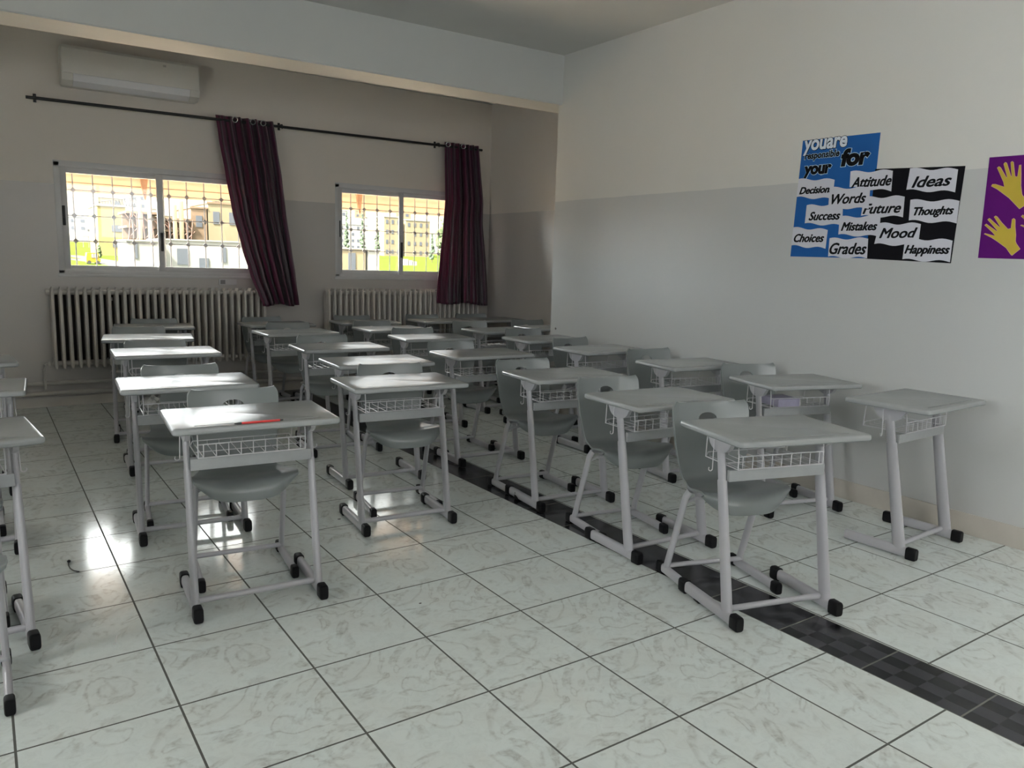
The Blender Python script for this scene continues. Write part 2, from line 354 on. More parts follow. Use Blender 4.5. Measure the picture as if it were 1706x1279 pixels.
# right wall block and the return of the bay
bm = bmesh.new(); box(bm, RX, AX + .25, BY - .2, WE, 0, CH, 0)
struct(obj('wall_right', bm, M_WALL, smooth=0))
bm = bmesh.new(); box(bm, AX, AX + .25, WE, WY + .3, 0, CH)
struct(obj('wall_bay', bm, M_BAY, smooth=0))
def wall_with_holes(name, horiz, at, thick, a0, a1, holes):
    """wall along x (horiz) or y with rectangular openings (a, b, z0, z1)"""
    bm = bmesh.new()
    xs = sorted({a0, a1, *[h[0] for h in holes], *[h[1] for h in holes]}); zs = sorted({0, CH, *[h[2] for h in holes], *[h[3] for h in holes]})
    for i in range(len(xs) - 1):
        for j in range(len(zs) - 1):
            cx = (xs[i] + xs[i + 1]) / 2; cz = (zs[j] + zs[j + 1]) / 2
            if any(h[0] < cx < h[1] and h[2] < cz < h[3] for h in holes): continue
            if horiz: box(bm, xs[i], xs[i + 1], at, at + thick, zs[j], zs[j + 1])
            else: box(bm, at, at + thick, xs[i], xs[i + 1], zs[j], zs[j + 1])
    bmesh.ops.remove_doubles(bm, verts=bm.verts[:], dist=1e-5)
    # drop the inner faces shared by two boxes
    seen = {}
    for f in bm.faces[:]:
        k = tuple(round(c, 4) for c in f.calc_center_median()); seen.setdefault(k, []).append(f)
    bmesh.ops.delete(bm, geom=[f for v in seen.values() if len(v) > 1 for f in v], context='FACES_ONLY')
    return struct(obj(name, bm, M_BAY if name == 'wall_window_side' else M_WALL, smooth=0))
W1 = (.612, 2.30, 1.178, 2.130); W2 = (3.150, 4.68, 1.185, 2.145); W3 = (-2.45, -.75, 1.178, 2.130)
wall_with_holes('wall_window_side', True, WY, .28, LX, AX, [W1, W2, W3])
wall_with_holes('wall_left', False, LX - .2, .2, BY, WY + .28, [(-1.60, -.55, 1.15, 2.10)])
wall_with_holes('wall_rear', True, BY - .2, .2, LX, AX, [(.1, 3.1, 1.6, 2.7)])  # rear opening added to let the floor fill in
# skirting
bm = bmesh.new(); box(bm, RX - .012, RX, BY, WE, 0, .115, .002); struct(obj('baseboard_right', bm, M_BASE))
bm = bmesh.new(); box(bm, LX, AX, WY - .012, WY, 0, .085, .002); struct(obj('baseboard_window_side', bm, M_BASE))
bm = bmesh.new(); box(bm, AX - .012, AX, WE, WY - .012, 0, .085, .002); struct(obj('baseboard_bay', bm, M_BASE))
bm = bmesh.new(); box(bm, LX, LX + .012, BY, WY - .012, 0, .085, .002); struct(obj('baseboard_left', bm, M_BASE))

# ------------------------------------------------------------------ sliding windows
def window(idx, W, div):
    x0, x1, z0, z1 = W
    w = bpy.data.objects.new('window_%d' % idx, None); COL.objects.link(w); w.location = ((x0 + x1) / 2, WY, z0); w['kind'] = 'structure'
    ox, oy, oz = w.location
    def part(name, bm, m, parent=w, label=None):
        bmesh.ops.translate(bm, verts=bm.verts[:], vec=(-ox, -oy, -oz)); return obj(name, bm, m, parent, label=label)
    y0 = WY + .012; t = .028
    bm = bmesh.new()
    box(bm, x0 - .02, x1 + .02, y0 - .014, y0 + .075, z1 - t - .01, z1 + .012, .004); box(bm, x0 - .02, x1 + .02, y0 - .014, y0 + .075, z0 - .008, z0 + t, .004)
    box(bm, x0 - .02, x0 + t, y0 - .014, y0 + .075, z0, z1, .004); box(bm, x1 - t, x1 + .02, y0 - .014, y0 + .075, z0, z1, .004)
    box(bm, x0, x1, y0 + .030, y0 + .036, z0 + t, z0 + t + .014); box(bm, x0, x1, y0 + .030, y0 + .036, z1 - t - .02, z1 - t)
    part('window_frame', bm, M_FRAME)
    for k, (a, b, yy) in enumerate(((x0 + t, div + .035, y0 + .040), (div - .035, x1 - t, y0 + .004))):
        s = .052; bm = bmesh.new(); zb = z0 + t; zt = z1 - t - .012
        box(bm, a, a + s, yy, yy + .024, zb, zt, .003); box(bm, b - s, b, yy, yy + .024, zb, zt, .003)
        box(bm, a + s, b - s, yy, yy + .024, zb, zb + .042, .003); box(bm, a + s, b - s, yy, yy + .024, zt - .045, zt, .003)
        sa = part('sash', bm, M_FRAME)
        bm = bmesh.new(); box(bm, a + s - .004, b - s + .004, yy + .010, yy + .014, zb + .038, zt - .041)
        part('glass', bm, M_GLASS, sa)
        bm = bmesh.new(); zl = z0 + .50 if k == 0 else z0 + .30
        lx = a + .018 if k == 0 else a + .03
        box(bm, lx - .012, lx + .012, yy - .010, yy + .001, zl - .085, zl + .085, .003); box(bm, lx - .005, lx + .006, yy - .018, yy - .008, zl - .02, zl + .05, .002)
        part('latch', bm, M_DARK, sa, label='black sliding latch')
    bm = bmesh.new(); box(bm, x0 - .03, x1 + .03, WY - .012, WY + .02, z0 - .028, z0 - .006, .003)
    part('window_sill', bm, M_FRAME)
    return w
window(1, W1, 1.445); window(2, W2, 3.915); window(3, W3, -1.60)
for i, (x, y0, y1, z0, z1) in enumerate(((LX - .1, -1.60, -.55, 1.15, 2.10),)):
    w = bpy.data.objects.new('window_%d' % (4 + i), None); COL.objects.link(w); w['kind'] = 'structure'
    bm = bmesh.new(); n = 3 if i == 0 else 2
    for k in range(n + 1):
        yy = y0 + (y1 - y0) * k / n; box(bm, x - .03, x + .03, max(y0, yy - .03), min(y1, yy + .03), z0, z1, .003)
    box(bm, x - .03, x + .03, y0, y1, z0, z0 + .05, .003); box(bm, x - .03, x + .03, y0, y1, z1 - .05, z1, .003); obj('window_frame', bm, M_FRAME, w)

w = bpy.data.objects.new('window_5', None); COL.objects.link(w); w['kind'] = 'structure'  # added unseen window around the rear fill opening
bm = bmesh.new()
for k in range(4):
    xx = .1 + 3.0 * k / 3; box(bm, max(.1, xx - .03), min(3.1, xx + .03), BY - .13, BY - .07, 1.6, 2.7, .003)
box(bm, .1, 3.1, BY - .13, BY - .07, 1.6, 1.65, .003); box(bm, .1, 3.1, BY - .13, BY - .07, 2.65, 2.7, .003); obj('window_frame', bm, M_FRAME, w)

# security grilles outside
def grille(W, xs, label):
    x0, x1, z0, z1 = W; Y = WY + .21
    g = thing('window_grille', label, 'grille', ((x0 + x1) / 2, Y, z0)); ox, oy, oz = g.location
    bm = bmesh.new()
    for x in xs: sweep(bm, [(x - ox, 0, .0), (x - ox, 0, z1 - z0)], .0055, seg=6)
    for z in (1.912, 1.688, 1.462): sweep(bm, [(x0 - ox, .004, z - oz), (x1 - ox, .004, z - oz)], .0045, seg=6)
    obj('bars', bm, M_GRILLE, g)
    bm = bmesh.new(); r = .025
    for x in xs:
        for z in (1.912, 1.688, 1.462):
            cx = x - ox; cz = z - oz
            prism(bm, [(cx - r, cz), (cx, cz - r), (cx + r, cz), (cx, cz + r)], -.008, .002, 'xz')
    obj('diamonds', bm, M_GRILLE, g, smooth=0)
grille(W1, [.752 + .160 * k for k in range(-0, 10)], 'grey iron security grille with diamond studs outside the long left window')
grille(W2, [3.236 + .1555 * k for k in range(0, 10)], 'grey iron security grille with diamond studs outside the window nearer the corner')
grille(W3, [-2.32 + .16 * k for k in range(0, 10)], 'grey iron security grille outside the window beyond the left edge of the photo')

# translucent shade boards outside
M_AWN = translucent_material('faded_orange_awning', (.26, .20, .14), (.60, .48, .36), .5)
def awning(x0, x1, br, label):
    a = thing('awning', label, 'awning', ((x0 + x1) / 2, WY + .30, 2.3)); ox, oy, oz = a.location
    bm = bmesh.new(); n = 40
    prof = [(0, 2.30), (.30, 2.24), (.62, 2.16), (.66, 1.945), (.65, 1.942), (.605, 2.15), (.30, 2.22), (0, 2.28)]
    stack(bm, [[(x - ox, WY + .30 + y - oy, z - oz) for y, z in prof] for x in (x0, x1)])
    obj('shade_panel', bm, M_AWN, a)
    bm = bmesh.new()
    for z in (2.10, 2.03): box(bm, x0 - ox, x1 - ox, .625, .635, z - oz - .003, z - oz + .003)
    box(bm, x0 - ox, x1 - ox, .0, .65, -.012, -.004)
    obj('batten', bm, mat('weathered_wood', (.22, .13, .07), .8, noise=.2, nscale=8), a)
    for x in br:
        bm = bmesh.new(); prism(bm, [(x - .045 - ox, 2.18 - oz), (x + .045 - ox, 2.18 - oz), (x + .012 - ox, 1.90 - oz), (x - .004 - ox, 1.90 - oz)], .57, .60, 'xz')
        obj('bracket', bm, mat('rusty_bracket', (.32, .17, .09), .7, noise=.2, nscale=10), a)
awning(.2, 3.0, [1.45], 'faded orange shade board outside the top of the long left window')
awning(3.25, 5.3, [3.78], 'faded orange shade board outside the top of the window nearer the corner')
awning(-2.9, -.4, [-1.6], 'faded orange shade board over the window beyond the left edge of the photo')

# ------------------------------------------------------------------ air conditioner
ac = thing('air_conditioner', 'white wall-mounted air conditioner high above the curtain rod', 'air conditioner', (1.225, WY, 2.75))
prof = [(0, .0), (-.12, .0), (-.185, .035), (-.205, .09), (-.21, .20), (-.205, .285), (-.185, .31), (0, .31)]
bm = bmesh.new(); stack(bm, [[(x, y, z) for y, z in prof] for x in (-.545, .545)])
bmesh.ops.bevel(bm, geom=[e for e in bm.edges if abs(e.verts[0].co.x - e.verts[1].co.x) < 1e-4], offset=.008, segments=3, affect='EDGES')
obj('casing', bm, M_AC, ac)
bm = bmesh.new(); stack(bm, [[(x, y, z) for y, z in ((-.118, -.006), (-.19, .028), (-.216, .082), (-.212, .085), (-.182, .034), (-.116, .0))] for x in (-.46, .46)])
obj('louvre', bm, M_AC2, ac, label='whiter air outlet flap')
for s in (-1, 1):
    bm = bmesh.new(); stack(bm, [[(x, y, z) for y, z in ((-.118, -.004), (-.188, .030), (-.213, .085), (-.205, .088), (-.178, .036), (-.116, .0))] for x in sorted((s * .466, s * .543))])
    obj('corner_cover', bm, M_AC, ac)
bm = bmesh.new(); box(bm, .24, .265, -.2125, -.209, .245, .262, .001); obj('badge', bm, mat('grey_badge', (.45, .44, .42), .3, noise=.02), ac)
bm = bmesh.new(); box(bm, -.44, .44, -.15, -.05, .312, .316); obj('intake_grille', bm, M_DARK, ac)

# ------------------------------------------------------------------ curtain rod and curtains
RY = 4.955
rod = thing('curtain_rod', 'long black curtain rod running above both windows', 'curtain rod', (2.64, RY, 2.622))
bm = bmesh.new(); sweep(bm, [(-2.22, 0, -.008), (2.22, 0, .022)], .013, seg=12); obj('pole', bm, M_ROD, rod)
for x in (-2.15, -.09, 1.66):
    z = .007 + x * .0068
    bm = bmesh.new(); sweep(bm, [(x, WY - RY, z + .022), (x, .03, z + .024), (x, .0, z + .020)], .006, seg=8); box(bm, x - .012, x + .012, WY - RY - .006, WY - RY, z - .02, z + .05, .002)
    sweep(bm, arc((x, 0, z), .017, 0, 360, 14, (0, 1, 0), (0, 0, 1))[:-1], .0035, seg=6, closed=True, up=(1, 0, 0))
    obj('bracket', bm, M_ROD, rod)
def curtain(label, rows, folds, amp, yoff, seed, ztop, zbot, rings, hem=0., flat=.0):
    """rows: (z, left x, right x)"""
    r = random.Random(seed)
    zs = [q[0] for q in rows]
    cx = (rows[0][1] + rows[0][2]) / 2
    c = thing('curtain', label, 'curtain', (cx, RY, ztop - .03))
    NU, NV = 260, 60
    ph = [r.uniform(0, 6.28) for _ in range(6)]; wts = [r.uniform(.6, 1.3) for _ in range(folds + 2)]
    bm = bmesh.new(); uvl = bm.loops.layers.uv.new('UVMap'); V = []
    def interp(z, k):
        for a, b in zip(rows, rows[1:]):
            if b[0] <= z <= a[0]:
                t = (a[0] - z) / (a[0] - b[0]); t2 = t * t * (3 - 2 * t) * .35 + t * .65
                return a[k] + (b[k] - a[k]) * t2
        return rows[0][k] if z > rows[0][0] else rows[-1][k]
    for j in range(NV + 1):
        t = j / NV; row = []
        for i in range(NU + 1):
            u = i / NU
            z = ztop + (zbot - ztop) * t + hem * (u - .5) * t + .012 * math.sin(u * 9 + ph[0]) * t
            xl = interp(z, 1); xr = interp(z, 2)
            k = u * folds; w = wts[int(k) % len(wts)]
            a = amp * (.75 + .4 * t) * w * (1 - .78 * max(0, 1 - u / flat) ** .6 if flat else 1)
            wob = .5 * math.sin(3.1 * t + ph[1] + 2 * u) + .3 * math.sin(7 * t + ph[2])
            s = math.sin(2 * math.pi * k + wob * t)
            y = a * s + .012 * math.sin(11 * u + 4 * t + ph[3]) * t
            x = xl + (xr - xl) * (u + .35 / folds * math.sin(4 * math.pi * k + ph[4]) * .5 * t)
            row.append(bm.verts.new((x - cx, y + yoff * t, z - (ztop - .03))))
        V.append(row)
    for j in range(NV):
        for i in range(NU):
            f = bm.faces.new((V[j][i], V[j + 1][i], V[j + 1][i + 1], V[j][i + 1]))
            for lp, (a, b) in zip(f.loops, ((i, j), (i, j + 1), (i + 1, j + 1), (i + 1, j))): lp[uvl].uv = (a / NU, b / NV)
    o = obj('cloth', bm, M_CURT, c, smooth=180)
    md = o.modifiers.new('s', 'SOLIDIFY'); md.thickness = .0022; apply_mods(o)
    for k in rings:
        bm = bmesh.new(); x = rows[0][1] + (rows[0][2] - rows[0][1]) * k - cx
        sweep(bm, arc((x, -.030, 0), .024, 0, 360, 20, (.85, -.53, 0), (0, 0, 1))[:-1], .005, seg=8, closed=True, up=(.66, .75, 0))
        obj('eyelet', bm, M_CHROME, c, label='metal eyelet ring')
    return c
curtain('plum striped curtain hanging askew between the two windows',
        [(2.665, 1.925, 2.465), (2.45, 1.945, 2.49), (2.13, 1.99, 2.525), (1.80, 2.035, 2.545), (1.45, 2.11, 2.58), (1.20, 2.175, 2.605), (.90, 2.28, 2.625)],
        7, .034, -.19, 5, 2.665, .905, (.31, .62, .8), flat=.38)
curtain('plum striped curtain hanging in the corner beside the window nearer the corner',
        [(2.685, 4.37, 4.815), (2.40, 4.36, 4.83), (2.07, 4.35, 4.85), (1.80, 4.315, 4.83), (1.40, 4.255, 4.845), (1.10, 4.215, 4.85), (.90, 4.205, 4.85)],
        7, .034, -.19, 11, 2.685, .905, (.06, .5), hem=-.02, flat=.45)

# ------------------------------------------------------------------ radiators and pipes
def radiator(x0, n, pitch, label, right_valve=False):
    r = thing('radiator', label, 'radiator', (x0, 4.925, .345))
    H = .715
    bm = bmesh.new()
    def section(px):
        # one section: front and rear flat columns joined by bulged heads
        for yy in (-.062, -.021, .021, .062):
            sweep(bm, [(px, yy, .015), (px, yy * .98, .05), (px, yy, H * .5), (px, yy * .98, H - .05), (px, yy * .9, H - .02)], .0145, .0150, seg=8, up=(0, 1, 0), radii=[.6, 1, 1, 1, .7])
        for zz, rr in ((.055, .030), (H - .042, .030)):
            sweep(bm, [(px, -.072, zz), (px, -.04, zz), (px, .04, zz), (px, .072, zz)], .014, rr, seg=10, radii=[.55, 1, 1, .55])
        prism(bm, [(px - .013, H - .025), (px + .013, H - .025), (px, H + .002)], -.055, .055, 'xz')
    for k in range(n): section(k * pitch)
    obj('sections', bm, M_RAD, r)
    bm = bmesh.new()
    for zz in (.055, H - .042): sweep(bm, [(-.02, 0, zz), (n * pitch - .04, 0, zz)], .022, seg=12)
    obj('header_pipe', bm, M_RAD, r)
    bm = bmesh.new(); xv = -.03 if not right_valve else (n - 1) * pitch + .03; s = -1 if not right_valve else 1
    sweep(bm, [(xv - .01 * s, 0, H - .042), (xv + .014 * s, 0, H - .042)], .024, seg=8)
    obj('plug', bm, M_RAD, r)
    bm = bmesh.new(); xr = s * .03 if not right_valve else (n - 1) * pitch + .03
    sweep(bm, [(-.02, 0, .055), (-.07, 0, .055), (-.085, 0, .045), (-.09, 0, -.0), (-.09, .03, -.17)], .011, seg=10)
    box(bm, -.062, -.04, -.016, .016, .038, .072, .003)
    obj('feed_pipe', bm, M_PIPE, r)
    bm = bmesh.new(); box(bm, .0, (n - 1) * pitch, .088, .094, .03, H - .03); obj('gap_shade_sheet', bm, mat('dark_gap_shade', (.045, .037, .031), .8, noise=.2, nscale=5), r)  # added dark sheet, puts the shade between the sections into colour
    for xx in (n * pitch * .25, n * pitch * .75):
        bm = bmesh.new(); box(bm, xx - .01, xx + .01, .05, WY - 4.925, .12, .15, .002); box(bm, xx - .01, xx + .01, .05, WY - 4.925, H - .12, H - .09, .002)
        obj('wall_bracket', bm, M_PIPE, r)
    return r
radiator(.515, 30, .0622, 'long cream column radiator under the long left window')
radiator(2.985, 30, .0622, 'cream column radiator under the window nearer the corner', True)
for z, lab in ((.215, 'upper of the two heating pipes running low along the window wall'), (.125, 'lower of the two heating pipes running low along the window wall')):
    bm = bmesh.new(); sweep(bm, [(-3.2, 0, 0), (1.65, 0, 0)], .019 if z > .2 else .021, seg=12)
    o = obj('heating_pipe', bm, M_PIPE); o.location = (3.3, 5.012, z); tag(o, lab, 'pipe')
    for v in o.data.vertices: v.co.x = v.co.x * 1.62 - 1.35
sw = thing('wall_socket', 'small pale wall socket plate above the radiator beside the swept curtain', 'socket', (2.02, WY, 1.115))
bm = bmesh.new(); box(bm, -.085, .085, -.009, 0, -.028, .028, .004); obj('plate', bm, M_FRAME, sw)
bm = bmesh.new(); box(bm, -.07, -.025, -.011, -.009, -.02, .02, .002); obj('switch', bm, mat('dull_grey_plastic', (.25, .25, .25), .4, noise=.05), sw)

# ------------------------------------------------------------------ school desk
def make_desk():
    D = thing('school_desk', '', 'desk')
    # tabletop
    bm = bmesh.new(); rings = []
    for z, ins in ((.733, .014), (.735, .006), (.740, .001), (.747, 0), (.753, .001), (.758, .0045), (.760, .010)):
        rings.append([(x, y, z) for x, y in rrect(.62 - 2 * ins, .43 - 2 * ins, .022 - min(ins, .012), 6)])
    stack(bm, rings)
    top = obj('tabletop', bm, M_TOP, D, smooth=40)
    cb = bmesh.new(); prism(cb, [(x, y - .168) for x, y in rrect(.46, .011, .0054, 5)], .7565, .78)
    boolean_cut(top, cb)
    for s in (-1, 1):
        x = s * .24
        bm = bmesh.new(); sweep(bm, [(x, -.150, .033), (x, .170, .033)], .0155, .0245, seg=20, sq=3); ru = obj('foot_rail', bm, M_STEEL, D)
        for y0, y1, ys in ((-.155, -.200, -1), (.175, .220, 1)):
            bm = bmesh.new()
            sweep(bm, [(x, y0 - ys * .004, .0315), (x, y0 - ys * .002, .0315), (x, y0 + ys * .036, .0315), (x, y1 - ys * .004, .0315), (x, y1, .0315)], .0185, .0300, seg=24, radii=[.93, 1, 1, .97, .86], sq=4.5)
            for v in bm.verts: v.co.z = max(v.co.z, .0015)
            obj('foot_cap', bm, M_CAP, ru, label='black rubber cap')
        # leg: wide outer tube, narrower inner tube above
        bm = bmesh.new(); sweep(bm, [(x, -.112, .045), (x, -.018, .56)], .0145, .030, seg=18, up=(0, 1, 0), radii=[1.05, .9])
        sweep(bm, [(x, -.020, .55), (x, .006, .695)], .0115, .0225, seg=16, up=(0, 1, 0))
        obj('leg', bm, M_STEEL, D)
        bm = bmesh.new(); pr = [(-.078, .732), (-.078, .720)] + [(.072 * math.cos(math.radians(a)) + 0.004, .716 + .048 * math.sin(math.radians(a))) for a in range(190, 351, 16)] + [(.084, .720), (.084, .732)]
        prism(bm, pr, x - .010, x + .010, 'yz'); box(bm, x - .022, x + .022, -.066, .072, .729, .7335)
        obj('bracket', bm, M_STEEL, D, smooth=30)
        # bag hook
        bm = bmesh.new(); xo = x + s * .016
        sweep(bm, [(xo, .030, .735), (xo, .030, .70), (xo + s * .003, .026, .63), (xo + s * .004, .024, .600)] + arc((xo + s * .013, .024, .598), .009, 180 if s > 0 else 0, 400 if s > 0 else -220, 10)[1:], .0022, seg=6)
        obj('bag_hook', bm, M_WIRE, D)
    bm = bmesh.new(); box(bm, -.232, .232, -.052, -.034, .560, .606, .003); obj('front_rail', bm, mat('shade_darkened_steel_panel', (0.34, 0.355, 0.36), .35, noise=.03), D)  # frame paint made darker, the rail's shade is in the colour
    bm = bmesh.new(); sweep(bm, [(-.238, -.095, .052), (.238, -.095, .052)], .0125, seg=14); obj('crossbar', bm, M_STEEL, D)
    # wire basket
    bm = bmesh.new(); r = .0019; zb = .612; zt = .664; y0 = -.066; y1 = .155; xa = .205
    for z, rr in ((zb, .0026), (zt, .0026)): sweep(bm, [(-xa, y0, z), (xa, y0, z)], rr, seg=6)
    sweep(bm, [(-xa, y0, zb), (-xa, y1, zb), (-xa + .01, y1, zb + .018), (xa - .01, y1, zb + .018), (xa, y1, zb), (xa, y0, zb)], .0026, seg=6)
    n = 9
    for k in range(n):
        x = -xa + .02 + (2 * xa - .04) * k / (n - 1)
        sweep(bm, [(x, y0, zt), (x, y0, zb), (x, y1, zb), (x, y1, zb + .018)], r, seg=6)
    for y in (.045,): sweep(bm, [(-xa, y, zb - .003), (xa, y, zb - .003)], .0022, seg=6)
    for s in (-1, 1):
        sweep(bm, [(s * xa, y0, zb), (s * xa, y0, zt), (s * xa, y0 + .01, .735)], .0026, seg=6)
        sweep(bm, [(s * xa, y1, zb), (s * (xa + .004), y1 - .01, .735)], .0026, seg=6)
    obj('wire_basket', bm, M_WIRE, D)
    return D

# ------------------------------------------------------------------ plastic shell chair
def make_chair():
    Cc = thing('school_chair', '', 'chair')
    prof = [(.188, .800), (.183, .775), (.172, .72), (.158, .66), (.142, .60), (.124, .54), (.106, .497), (.080, .470), (.045, .456), (0, .450), (-.06, .450), (-.11, .456), (-.155, .461), (-.19, .459), (-.215, .447), (-.230, .428), (-.236, .408), (-.237, .388)]
    hw = [.176, .191, .193, .190, .182, .172, .164, .160, .163, .180, .200, .210, .212, .210, .207, .203, .198, .192]
    NU = 24; sub = 3; P = []
    for i in range(len(prof) - 1):
        for k in range(sub):
            t = k / sub
            def cr(a, b, c, d): return .5 * ((2 * b) + (-a + c) * t + (2 * a - 5 * b + 4 * c - d) * t * t + (-a + 3 * b - 3 * c + d) * t ** 3)
            i0 = max(i - 1, 0); i3 = min(i + 2, len(prof) - 1)
            P.append((cr(prof[i0][0], prof[i][0], prof[i + 1][0], prof[i3][0]), cr(prof[i0][1], prof[i][1], prof[i + 1][1], prof[i3][1]), cr(hw[i0], hw[i], hw[i + 1], hw[i3]), (i + t) / (len(prof) - 1)))
    P.append((*prof[-1], hw[-1], 1.))
    bm = bmesh.new(); V = []
    for (y, z, w, s) in P:
        row = []
        for j in range(NU + 1):
            t = -1 + 2 * j / NU
            x = w * t
            bk = max(0, min(1, (.42 - s) / .25))            # 1 on the backrest, 0 on the seat
            st = max(0, min(1, (s - .45) / .2)) * max(0, min(1, (.93 - s) / .15))
            yy = y - .040 * bk * t * t; zz = z + .016 * st * t * t
            # front of the seat is rounded in plan, its lip deepest in the middle
            fr = max(0, (s - .70) / .30)
            yy += .085 * fr * abs(t) ** 3 + .012 * fr * fr; zz += .066 * max(0, (s - .78) / .22) * abs(t) ** 4
            if s < .07: zz -= .017 * (1 - s / .07) * (1 - abs(t)) ** .5
            row.append(bm.verts.new((x, yy, zz)))
        V.append(row)
    for A, B in zip(V, V[1:]):
        for j in range(NU): bm.faces.new((A[j], A[j + 1], B[j + 1], B[j]))
    sh = obj('seat_shell', bm, M_SHELL, Cc, smooth=180)
    md = sh.modifiers.new('s', 'SOLIDIFY'); md.thickness = .010; md.offset = 0
    apply_mods(sh)
    for p in sh.data.polygons: p.use_smooth = True
    cb = bmesh.new(); out = [(.046 * math.cos(math.radians(a)), .716 + (.026 if math.sin(math.radians(a)) > 0 else .010) * math.sin(math.radians(a))) for a in range(0, 360, 15)]
    prism(cb, out, .05, .30, 'xz'); boolean_cut(sh, cb)
    for s in (-1, 1):
        x = s * .190
        bm = bmesh.new(); sweep(bm, [(x, -.150, .029), (x, .150, .029)], .0125, .0205, seg=20, sq=3); ru = obj('foot_rail', bm, M_STEEL, Cc)
        for y0, y1, ys in ((-.150, -.190, -1), (.150, .190, 1)):
            bm = bmesh.new(); sweep(bm, [(x, y0 - ys * .006, .027), (x, y0, .027), (x, y0 + ys * .032, .027), (x, y1 - ys * .004, .027), (x, y1, .027)], .0155, .026, seg=24, radii=[.93, 1, 1, .97, .86], sq=4.5)
            for v in bm.verts: v.co.z = max(v.co.z, .0015)
            obj('foot_cap', bm, M_CAP, ru, label='black rubber cap')
        bm = bmesh.new(); sweep(bm, [(x, .118, .042), (x * .97, .000, .405), (x * .90, -.010, .436)], .0115, .0205, seg=16, up=(0, 1, 0)); obj('leg', bm, M_STEEL, Cc)
        bm = bmesh.new(); sweep(bm, [(x * .96, .012, .375), (x * .80, -.02, .405), (x * .62, -.07, .422), (x * .52, -.12, .432)], .007, seg=10); obj('brace', bm, M_STEEL, Cc)
    bm = bmesh.new(); sweep(bm, [(-.188, .105, .055), (.188, .105, .055)], .011, seg=12); obj('crossbar', bm, M_STEEL, Cc)
    bm = bmesh.new(); sweep(bm, [(-.175, -.004, .432), (.175, -.004, .432)], .010, seg=12); obj('seat_bar', bm, M_STEEL, Cc)
    return Cc

desk0 = make_desk(); chair0 = make_chair()
FLR = .0
DESKS = [  # key, x, y, yaw, label
 ('A1', -.175, .351, .094, 'nearest of the grey school desks cut off by the left edge of the photo'),
 ('A2', -.154, 1.423, -.059, 'second nearest grey school desk cut off by the left edge of the photo'),
 ('A3', -.163, 2.41, .062, 'third nearest grey school desk cut off by the left edge, a corner showing'),
 ('A4', -.235, 3.35, .0, 'farthest grey school desk at the left edge of the photo, barely a tip showing'),
 ('B1', .859, .272, -.077, 'grey school desk with the red pen on its top'),
 ('B2', .822, 1.217, -.076, 'grey school desk directly behind the desk with the red pen'),
 ('B3', .968, 2.519, -.055, 'grey school desk third from the front in the red pen column'),
 ('B4', 1.026, 3.472, -.157, 'grey school desk fourth from the front in the red pen column'),
 ('B5', 1.229, 4.41, -.11, 'grey school desk at the back of the red pen column, against the long radiator'),
 ('C1', 1.787, .814, -.085, 'frontmost grey school desk on the white tiles just left of the black floor strip'),
 ('C2', 2.025, 1.613, -.058, 'second grey school desk in the column left of the black strip, without a chair'),
 ('C3', 2.107, 2.43, -.065, 'third grey school desk in the column left of the black floor strip'),
 ('C4', 2.183, 3.57, .033, 'grey school desk fourth in the column that ends below the swept curtain'),
 ('C5', 2.287, 4.40, .021, 'grey school desk right below the foot of the curtain hanging askew'),
 ('D1', 2.616, -.898, -.257, 'grey school desk standing across the black floor strip, nearest the camera'),
 ('D2', 2.725, -.150, -.060, 'grey school desk second from the front of the column standing on the black floor strip'),
 ('D3', 2.786, .676, -.094, 'grey school desk third from the front of the column standing on the black floor strip'),
 ('D4', 2.879, 1.732, -.025, 'grey school desk fourth from the front of the column standing along the black floor strip'),
 ('D5', 3.083, 2.847, -.08, 'grey school desk fifth from the front of the black strip column, three from the radiator'),
 ('D6', 3.114, 3.66, .02, 'grey school desk sixth from the front in the black strip column'),
 ('D7', 3.182, 4.41, -.06, 'last grey school desk of the black strip column, at the corner radiator\'s left end'),
 ('F1', 3.922, -.782, .035, 'frontmost grey school desk by the right wall, one foot cap missing, no chair'),
 ('F2', 3.889, -.083, -.272, 'grey school desk by the right wall with a lilac book in its basket'),
 ('F3', 3.907, .735, -.135, 'grey school desk third from the front by the right wall'),
 ('F4', 3.90, 1.64, .0, 'grey school desk fourth from the front by the right wall'),
 ('F5', 3.96, 2.441, -.006, 'grey school desk fifth from the front by the right wall, near its end'),
 ('F6', 4.04, 3.25, .02, 'grey school desk sixth in the right wall column, just under the ceiling beam'),
 ('G7', 4.055, 4.41, .03, 'grey school desk before the corner radiator, left of the desk in the very corner'),
 ('H6', 4.715, 3.36, .0, 'grey school desk in the bay, mostly hidden behind the end of the right wall'),
 ('H7', 4.71, 4.40, .03, 'grey school desk in the far right corner below the corner curtain'),
]
